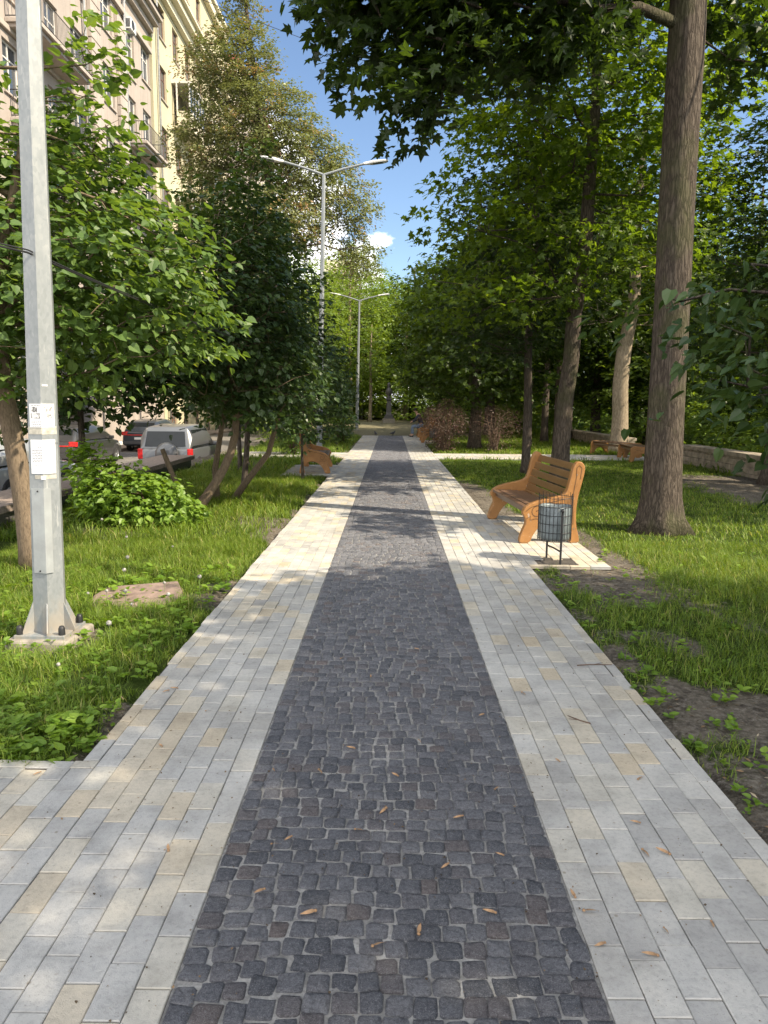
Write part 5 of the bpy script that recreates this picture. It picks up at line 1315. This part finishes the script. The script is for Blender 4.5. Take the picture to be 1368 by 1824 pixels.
# ------------------------------------------------------------------ apartment houses
def render_wall(name, c, dirt):
    M = Mat(name); co = M.coord()
    n1 = M.noise(co, 0.7, 6, 0.6); n2 = M.noise(co, 12, 4); n3 = M.noise(M.coord((3, 3, 0.25)), 1.5, 5)
    cc = M.mix(M.ramp(n1.outputs[0], [(0.35, 0.0), (0.7, 0.6)]), c, tuple(x * 0.8 for x in c))
    cc = M.mix(M.ramp(n3.outputs[0], [(0.5, 0.0), (0.7, 0.6)]), cc, dirt)
    return M.done(M.bsdf(cc, 0.92, M.bump(n2.outputs[0], 0.4, 0.02), 0, 0.2))
m_beige = render_wall('beige_render', (0.37, 0.322, 0.285), (0.27, 0.23, 0.20))
m_beige2 = render_wall('pale_stone_trim', (0.41, 0.36, 0.32), (0.29, 0.25, 0.22))
m_yellow = render_wall('yellow_render', (0.50, 0.455, 0.315), (0.40, 0.36, 0.25))
m_cream = render_wall('cream_trim', (0.66, 0.60, 0.46), (0.5, 0.44, 0.32))
m_brick = plain('attic_brick', (0.30, 0.19, 0.12), 0.9, 0, 0.4, 8, 0.5)
m_roof = plain('metal_roof', (0.12, 0.10, 0.09), 0.6, 0.2)
m_pane = plain('window_glass', (0.05, 0.06, 0.07), 0.06, 0, 0.4, 0.6, 0.02, 1.0)
m_frame = plain('window_frame', (0.60, 0.58, 0.54), 0.5, 0, 0.1)
m_brownframe = plain('brown_frame', (0.16, 0.085, 0.06), 0.5)
m_zinc = plain('zinc_pipe', (0.36, 0.37, 0.38), 0.5, 0.3)
HX = -14.6; HZ = -0.72
def facade(root, m, y0, y1, z0, z1, holes, depth=0.24, thick=9.0):
    ys = sorted({y0, y1} | {h[0] for h in holes} | {h[1] for h in holes}); zs = sorted({z0, z1} | {h[2] for h in holes} | {h[3] for h in holes})
    mb = MB()
    hs = np.array(holes)
    for i in range(len(ys) - 1):
        for j in range(len(zs) - 1):
            a, b, c, d = ys[i], ys[i + 1], zs[j], zs[j + 1]; my, mz = (a + b) / 2, (c + d) / 2
            if ((hs[:, 0] < my) & (hs[:, 1] > my) & (hs[:, 2] < mz) & (hs[:, 3] > mz)).any(): continue
            mb.add([(0, a, c), (0, b, c), (0, b, d), (0, a, d)], [(0, 1, 2, 3)])
    for (a, b, c, d) in holes:
        e = -depth
        mb.add([(0, a, c), (0, b, c), (0, b, d), (0, a, d), (e, a, c), (e, b, c), (e, b, d), (e, a, d)], [(0, 4, 5, 1), (1, 5, 6, 2), (2, 6, 7, 3), (3, 7, 4, 0)])
    # other sides of the block
    t = -thick
    mb.add([(0, y0, z0), (t, y0, z0), (t, y0, z1), (0, y0, z1)], [(0, 1, 2, 3)]); mb.add([(0, y1, z0), (0, y1, z1), (t, y1, z1), (t, y1, z0)], [(0, 1, 2, 3)])
    mb.add([(t, y0, z0), (t, y1, z0), (t, y1, z1), (t, y0, z1)], [(0, 1, 2, 3)]); mb.add([(0, y0, z1), (0, y1, z1), (t, y1, z1), (t, y0, z1)], [(0, 1, 2, 3)])
    return mb.build('wall', m, root, fix=False)
FR = {}
def window(root, a, b, c, d, m=None, bars=1):
    key = (round(b - a, 2), round(d - c, 2), m or m_frame, bars)
    if key not in FR:
        wd, hh = b - a, d - c; f = MB(); k = 0.07
        f.span((-0.2, 0, 0), (-0.13, k, hh)); f.span((-0.2, wd - k, 0), (-0.13, wd, hh)); f.span((-0.2, k, 0), (-0.13, wd - k, k)); f.span((-0.2, k, hh - k), (-0.13, wd - k, hh))
        for i in range(bars): y = wd * (i + 1) / (bars + 1); f.span((-0.19, y - 0.035, k), (-0.135, y + 0.035, hh - k))
        f.span((-0.185, k, hh * 0.68), (-0.138, wd - k, hh * 0.68 + 0.06))
        p = MB().add([(-0.165, k * 0.5, k * 0.5), (-0.165, wd - k * 0.5, k * 0.5), (-0.165, wd - k * 0.5, hh - k * 0.5), (-0.165, k * 0.5, hh - k * 0.5)], [(0, 1, 2, 3)])
        s = MB().span((-0.13, -0.08, -0.07), (0.09, wd + 0.08, -0.003))
        FR[key] = (f.mesh('window', False, True), p.mesh('pane'), s.mesh('sill', False, True))
        FR[key][0].materials.append(m or m_frame); FR[key][1].materials.append(m_pane); FR[key][2].materials.append(m_beige2)
    fm, pm, sm = FR[key]
    o = link('window', fm, None, root); o.location = (0, a, c)
    link('pane', pm, None, o); link('sill', sm, None, o)
def railing(mb, x1, a, b, z, h=1.0, gap=0.12):
    for (p, q) in (((0.02, a), (x1, a)), ((x1, a), (x1, b)), ((0.02, b), (x1, b))):
        for zz in (z + 0.08, z + h): mb.tube([(p[0], p[1], zz), (q[0], q[1], zz)], 0.022, 4)
        L_ = math.hypot(q[0] - p[0], q[1] - p[1]); n = max(2, int(L_ / gap))
        for i in range(n + 1):
            u = i / n; x, y = p[0] + (q[0] - p[0]) * u, p[1] + (q[1] - p[1]) * u
            mb.tube([(x, y, z + 0.08), (x, y, z + h)], 0.010, 4, False)
def balcony(root, a, b, z, d=1.05, m=None, panel=False):
    s = MB().span((0.002, a, z - 0.16), (d, b, z)); s.span((0.002, a + 0.1, z - 0.30), (d - 0.15, b - 0.1, z - 0.162))
    o = s.build('balcony', m or m_beige2, root, bevel=0.02)
    r = MB(); railing(r, d - 0.06, a + 0.06, b - 0.06, z); r.build('railing', m_trim, o)
    if panel:
        p = MB().span((d - 0.035, a + 0.08, z + 0.12), (d - 0.02, b - 0.08, z + 0.85)); p.build('balcony_screen', m_frame, o)
FL = [1.75 + 3.5 * k for k in range(-1, 6)]           # floor levels
t = thing('apartment_house', 'beige seven storey apartment house with balconies at the upper left', 'apartment house', (HX, 0, 0))
holes = []
BAYS = [20.6, 23.6, 26.4, 29.3, 33.0, 35.6, 39.4, 42.9, 45.4]
for k, f in enumerate(FL):
    for y in BAYS:
        wd = 1.45 if y not in (29.3, 33.0, 42.9) else 1.3
        if y in (33.0, 42.9) and k >= 1: holes.append((y, y + wd, f + 0.12, f + 2.55))
        else: holes.append((y, y + wd, f + 0.85, f + 2.75))
facade(t, m_beige, 18, 46.9, HZ, 24.0, holes)
for h in holes: window(t, *h)
MB().span((0.002, 18, HZ), (0.14, 46.9, 1.3)).build('base_course', m_beige2, t, bevel=0.02)
for (z, pr, hh) in [(8.35, 0.16, 0.26), (15.3, 0.14, 0.22), (22.0, 0.20, 0.3)]:
    MB().span((0.003, 18, z), (pr, 46.9, z + hh)).build('string_course', m_beige2, t, bevel=0.03)
mb = MB(); mb.span((0.003, 18, 23.2), (0.30, 47.0, 23.55)); mb.span((0.003, 17.9, 23.552), (0.62, 47.05, 23.80)); mb.span((0.003, 17.9, 23.802), (0.85, 47.05, 24.05)); mb.build('cornice', m_beige2, t, bevel=0.03)
mb = MB().add([(0.95, 17.8, 24.06), (0.95, 47.1, 24.06), (-4.5, 47.1, 26.6), (-4.5, 17.8, 26.6), (-9.2, 47.1, 24.06), (-9.2, 17.8, 24.06)], [(0, 1, 2, 3), (3, 2, 4, 5), (0, 3, 5), (1, 4, 2), (0, 5, 4, 1)]); mb.build('roof', m_roof, t)
for (a, b) in ((31.4, 32.2), (37.6, 38.8), (41.2, 42.3)):      # rusticated pilasters
    mb = MB(); z = 1.4
    while z < (21.2 if a > 35 else 15.0):
        mb.span((0.003, a, z), (0.20, b, min(z + 0.52, 21.9))); z += 0.56
    mb.build('pilaster', m_beige2, t, bevel=0.025)
for k in (1, 2, 3, 4, 5): balcony(t, 29.6, 34.9, FL[k] + 0.02, 1.25)
for k in (2, 4, 5): balcony(t, 42.5, 46.4, FL[k] + 0.02, 1.1)
for k in (3, 5): balcony(t, 22.9, 25.7, FL[k] + 0.02, 1.1, None, True)
for y in (36.9, 42.35):
    MB().tube([(0.16, y, HZ + 0.3), (0.16, y, 22.6), (0.30, y, 23.0), (0.75, y, 23.5), (0.82, y, 23.9)], 0.07, 8).build('downpipe', m_zinc, t, smooth=True)
house = t
def ac_unit(label, y, z, hx=HX):
    t = thing('air_conditioner', label, 'air conditioner', (hx, y, z), 0, 'air conditioners on the beige house')
    MB().span((0.14, -0.42, 0), (0.46, 0.42, 0.58)).build('case', m_white, t, bevel=0.02)
    MB().lathe([(0.0, 0.012), (0.235, 0.012), (0.24, 0.0)], n=24).build('fan_grille', m_trim, t).matrix_basis = Matrix.Translation((0.462, -0.08, 0.29)) @ Matrix.Rotation(R(90), 4, 'Y')
    g = MB()
    for i in range(8): g.span((0.15 + i * 0.036, -0.432, 0.08), (0.168 + i * 0.036, -0.423, 0.5))
    g.build('side_grille', m_trim, t)
    for y_ in (-0.3, 0.3): MB().span((0.0, y_ - 0.02, -0.06), (0.46, y_ + 0.02, -0.003)).build('bracket', m_zinc, t)
ac_unit('air conditioner at the top left picture corner on the beige house', 27.3, 16.6)
ac_unit('air conditioner above the upper balcony row on the beige house', 33.9, 20.9)
ac_unit('air conditioner beside the small balcony near the right end of the beige house', 42.9, 21.4)
t = thing('satellite_dish', 'white satellite dish at the top edge beside the grey post', 'satellite dish', (HX + 1.25, 31.2, 19.2))
d = MB().lathe([(0, -0.09), (0.2, -0.07), (0.36, -0.02), (0.45, 0.04), (0.43, 0.045), (0.34, -0.005), (0, -0.07)], n=28).build('dish', m_white, t, smooth=True); d.matrix_basis = Matrix.Translation((0.25, 0, 0.55)) @ Matrix.Rotation(R(-60), 4, 'X') @ Matrix.Rotation(R(40), 4, 'Y')
MB().tube([(-0.1, 0, 0.0), (0.1, 0, 0.3), (0.22, 0, 0.52)], 0.025, 6).build('bracket', m_zinc, t)

t = thing('apartment_house', 'yellow apartment house with a cream cornice and attic, beyond the beige one', 'apartment house', (HX + 0.1, 0, 0))
holes = []
FY = [1.75 + 3.55 * k for k in range(-1, 7)]
for f in FY:
    for y in (48.6, 51.6, 54.6, 58.0, 61.4, 64.4): holes.append((y, y + 1.35, f + 0.8, f + 2.75))
holes += [(48.6, 49.9, 29.2, 31.0), (51.6, 52.9, 29.2, 31.0), (54.6, 55.9, 29.2, 31.0), (58.0, 59.3, 29.2, 31.0)]
facade(t, m_yellow, 47.15, 67, HZ, 32.0, holes)
for h in holes: window(t, *h, m=m_brownframe)
mb = MB(); mb.span((0.003, 47.1, 26.2), (0.35, 67.1, 26.7)); mb.span((0.003, 47.0, 26.702), (0.75, 67.1, 27.1)); mb.span((0.003, 46.95, 27.102), (1.0, 67.1, 27.3)); mb.build('cornice', m_cream, t, bevel=0.04)
MB().span((-9, 47.1, 27.6), (-0.4, 47.145, 31.5)).build('attic_gable', m_brick, t)
mb = MB(); mb.span((0.003, 47.1, 31.6), (0.4, 67.1, 32.2)); mb.span((-9.1, 47.0, 32.202), (0.6, 67.1, 32.5)); mb.build('parapet', m_cream, t, bevel=0.04)
for y in (47.9,): MB().tube([(0.16, y, HZ), (0.16, y, 25.8), (0.5, y, 26.3), (0.9, y, 26.9)], 0.07, 8).build('downpipe', m_zinc, t, smooth=True)
for (a, b, z) in ((51.0, 55.0, FY[6]), (51.0, 55.0, FY[4]), (57.5, 61.0, FY[6]), (57.5, 61.0, FY[5])):
    s = MB().span((0.002, a, z - 0.18), (1.25, b, z)); o = s.build('balcony', m_cream, t, bevel=0.02)
    g = MB(); g.span((1.12, a, z + 0.002), (1.2, b, z + 0.9)); g.span((0.3, a, z + 0.002), (1.118, a + 0.08, z + 0.9)); g.build('apron', m_cream, o, bevel=0.01)
    f = MB()
    for y in np.linspace(a + 0.05, b - 0.05, 6): f.span((1.12, y - 0.045, z + 0.902), (1.2, y + 0.045, z + 2.6))
    f.span((0.003, a, z + 2.602), (1.3, b, z + 2.7)); f.span((0.3, a, z + 0.902), (0.38, a + 0.08, z + 2.6)); f.build('glazed_frame', m_frame, o)
    MB().add([(1.16, a + 0.04, z + 0.9), (1.16, b - 0.04, z + 0.9), (1.16, b - 0.04, z + 2.6), (1.16, a + 0.04, z + 2.6)], [(0, 1, 2, 3)]).build('pane', m_pane, o)
t = thing('apartment_house', 'farther cream apartment house with a red roof edge behind the feathery tree', 'apartment house', (HX + 0.3, 0, 0))
holes = [(y, y + 1.35, f + 0.8, f + 2.7) for f in FY for y in (69, 72.2, 75.4, 78.6, 82, 86)]
facade(t, m_beige2, 67.2, 92, HZ, 30.5, holes)
for h in holes: window(t, *h)
mb = MB(); mb.span((0.003, 67.2, 29.6), (0.7, 92, 30.3)); mb.build('cornice', m_cream, t, bevel=0.04)
MB().span((-9, 67.15, 30.52), (1.0, 92, 30.9)).build('roof', plain('red_roof', (0.25, 0.07, 0.06), 0.6), t)
t = thing('tower_block', 'distant pale tower block glimpsed between the treetops', 'tower block', (-16.5, 175, 0))
holes = [(y, y + 2.0, f + 0.8, f + 2.5) for f in np.arange(2, 33, 3.0) for y in (2, 6)]
mb = MB().span((1, -6, -1), (8, 10, 33)); mb.build('wall', m_cream, t)
for z in np.arange(17, 32, 3.0):
    for x in (1.5, 3.8, 6.0): MB().span((x, -6.05, z), (x + 1.6, -5.99, z + 1.5)).build('window', m_pane, t)

# ------------------------------------------------------------------ small things
def seed_head():
    t = thing('dandelion', 'white dandelion seed head standing in the left grass', 'dandelion', (0, 0, 0), 0, 'dandelion seed heads in the left grass')
    r = np.random.RandomState(4)
    MB().tube([(0, 0, 0), (0.008, 0.004, 0.09), (0.004, 0.0, 0.17)], 0.0022, 5).build('stem', m_stem, t)
    h = MB(); d = r.normal(0, 1, (90, 3)); d /= np.linalg.norm(d, axis=1)[:, None]
    c = np.array((0.004, 0, 0.178)); pos = c + d * 0.013
    side = np.cross(d, r.normal(0, 1, (90, 3)))
    for k in range(3):
        h.add(*place_leaves(c + d * 0.017, d, side if k == 0 else np.cross(d, side) if k == 1 else side + np.cross(d, side), np.full(90, 0.011), ([(-0.25, -0.5, 0), (0.25, -0.5, 0), (0.25, 0.5, 0), (-0.25, 0.5, 0)], [[(0, 1, 2, 3)]]), r.rand(90)))
    h.add(*place_leaves(c + d * 0.002, side, d, np.full(90, 0.016), ([(-0.04, 0, 0), (0.04, 0, 0), (0.04, 1, 0), (-0.04, 1, 0)], [[(0, 1, 2, 3)]]), r.rand(90)))
    h.build('seed_head', m_puff, t, fix=False)
    return t
sh = seed_head()
for i, (x, y) in enumerate([(-2.47, 6.72), (-2.33, 6.25), (-2.40, 5.65), (-2.05, 5.52), (-1.72, 5.52), (-1.95, 5.35), (-1.60, 6.0), (-1.88, 5.95), (-2.25, 5.65), (-1.85, 4.65), (-1.92, 4.05), (-2.9, 7.9), (-3.6, 9.0), (-2.3, 7.6)]):
    z = float(gz(x, y)); s = 0.8 + 0.2 * math.sin(i * 2.3)
    if i == 0: sh.location = (x, y, z)
    else: dup(sh, (x, y, z), i * 1.3, scale=s)
# fallen maple keys on the path
r = np.random.RandomState(12)
def samara():
    mb = MB(); n = 9; V = []
    for i in range(n):
        u = i / (n - 1); w_ = 0.006 * math.sin(PI * min(1, 0.25 + u * 0.75)) * (1 if u > 0.2 else 0.6)
        c = 0.004 * math.sin(u * 2.2)
        V += [(u * 0.042, c - w_, 0.004 + 0.003 * math.sin(u * 3)), (u * 0.042, c + w_ * 0.7, 0.0025 + 0.005 * u * (1 - u))]
    mb.add(V, [(2 * i, 2 * i + 2, 2 * i + 3, 2 * i + 1) for i in range(n - 1)])
    mb.lathe([(0, 0.007), (0.004, 0.005), (0.005, 0.002), (0, 0.0)], (0.002, 0, 0), 8)
    o = mb.build('fallen_samara', m_samara, smooth=True)
    return tag(o, 'dry orange maple key lying on the path', 'maple key', 'fallen maple keys on the path')
sm = samara()
spots = [(0.62, 2.18), (0.63, 2.12), (0.66, 1.98), (0.86, 2.05), (0.80, 1.93), (1.02, 2.08), (0.93, 2.45), (1.02, 2.42), (0.98, 2.62), (1.08, 2.95), (0.78, 3.1), (0.42, 2.4), (0.45, 2.85), (0.30, 2.65), (0.22, 2.35), (0.10, 2.0), (-0.04, 1.95),
         (-0.12, 2.55), (-0.35, 2.5), (-0.42, 2.45), (-0.4, 2.2), (-0.30, 3.0), (0.05, 2.95), (-0.15, 3.2), (0.15, 3.3), (-0.5, 3.0), (-0.78, 2.4), (-1.05, 3.2), (-0.95, 3.6), (-1.18, 3.9), (-1.22, 3.87), (-1.5, 2.95), (0.5, 3.6), (0.75, 3.9), (-0.1, 4.1), (0.2, 4.6), (-0.3, 4.4), (0.35, 2.1), (0.0, 2.7), (-0.22, 2.1)]
for i, (x, y) in enumerate(spots):
    z = 0.0035 if (x < CX0 or x > CX1) else 0.005
    o = sm if i == 0 else sm.copy()
    if i: COL.objects.link(o)
    o.location = (x, y, z); o.rotation_euler = (r.normal(0, 0.08), r.normal(0, 0.08), r.uniform(0, 6.28)); s = r.uniform(0.7, 1.25); o.scale = (s, s, s)
for (lb, x, y, a, ln) in [('thin brown twig lying on the right pavers', 0.98, 3.55, 2.4, 0.13), ('grey forked twig lying near the right path edge', 1.28, 4.35, 0.1, 0.22)]:
    mb = MB().tube([(-ln / 2, 0, 0.005), (-ln * 0.1, 0.006, 0.006), (ln / 2, -0.004, 0.005)], [0.0035, 0.003, 0.002], 6)
    mb.tube([(0, 0.005, 0.006), (ln * 0.3, 0.03, 0.007)], [0.002, 0.0012], 5)
    o = mb.build('twig', m_twig, smooth=True); o.location = (x, y, 0); o.rotation_euler = (0, 0, a); tag(o, lb, 'twig')
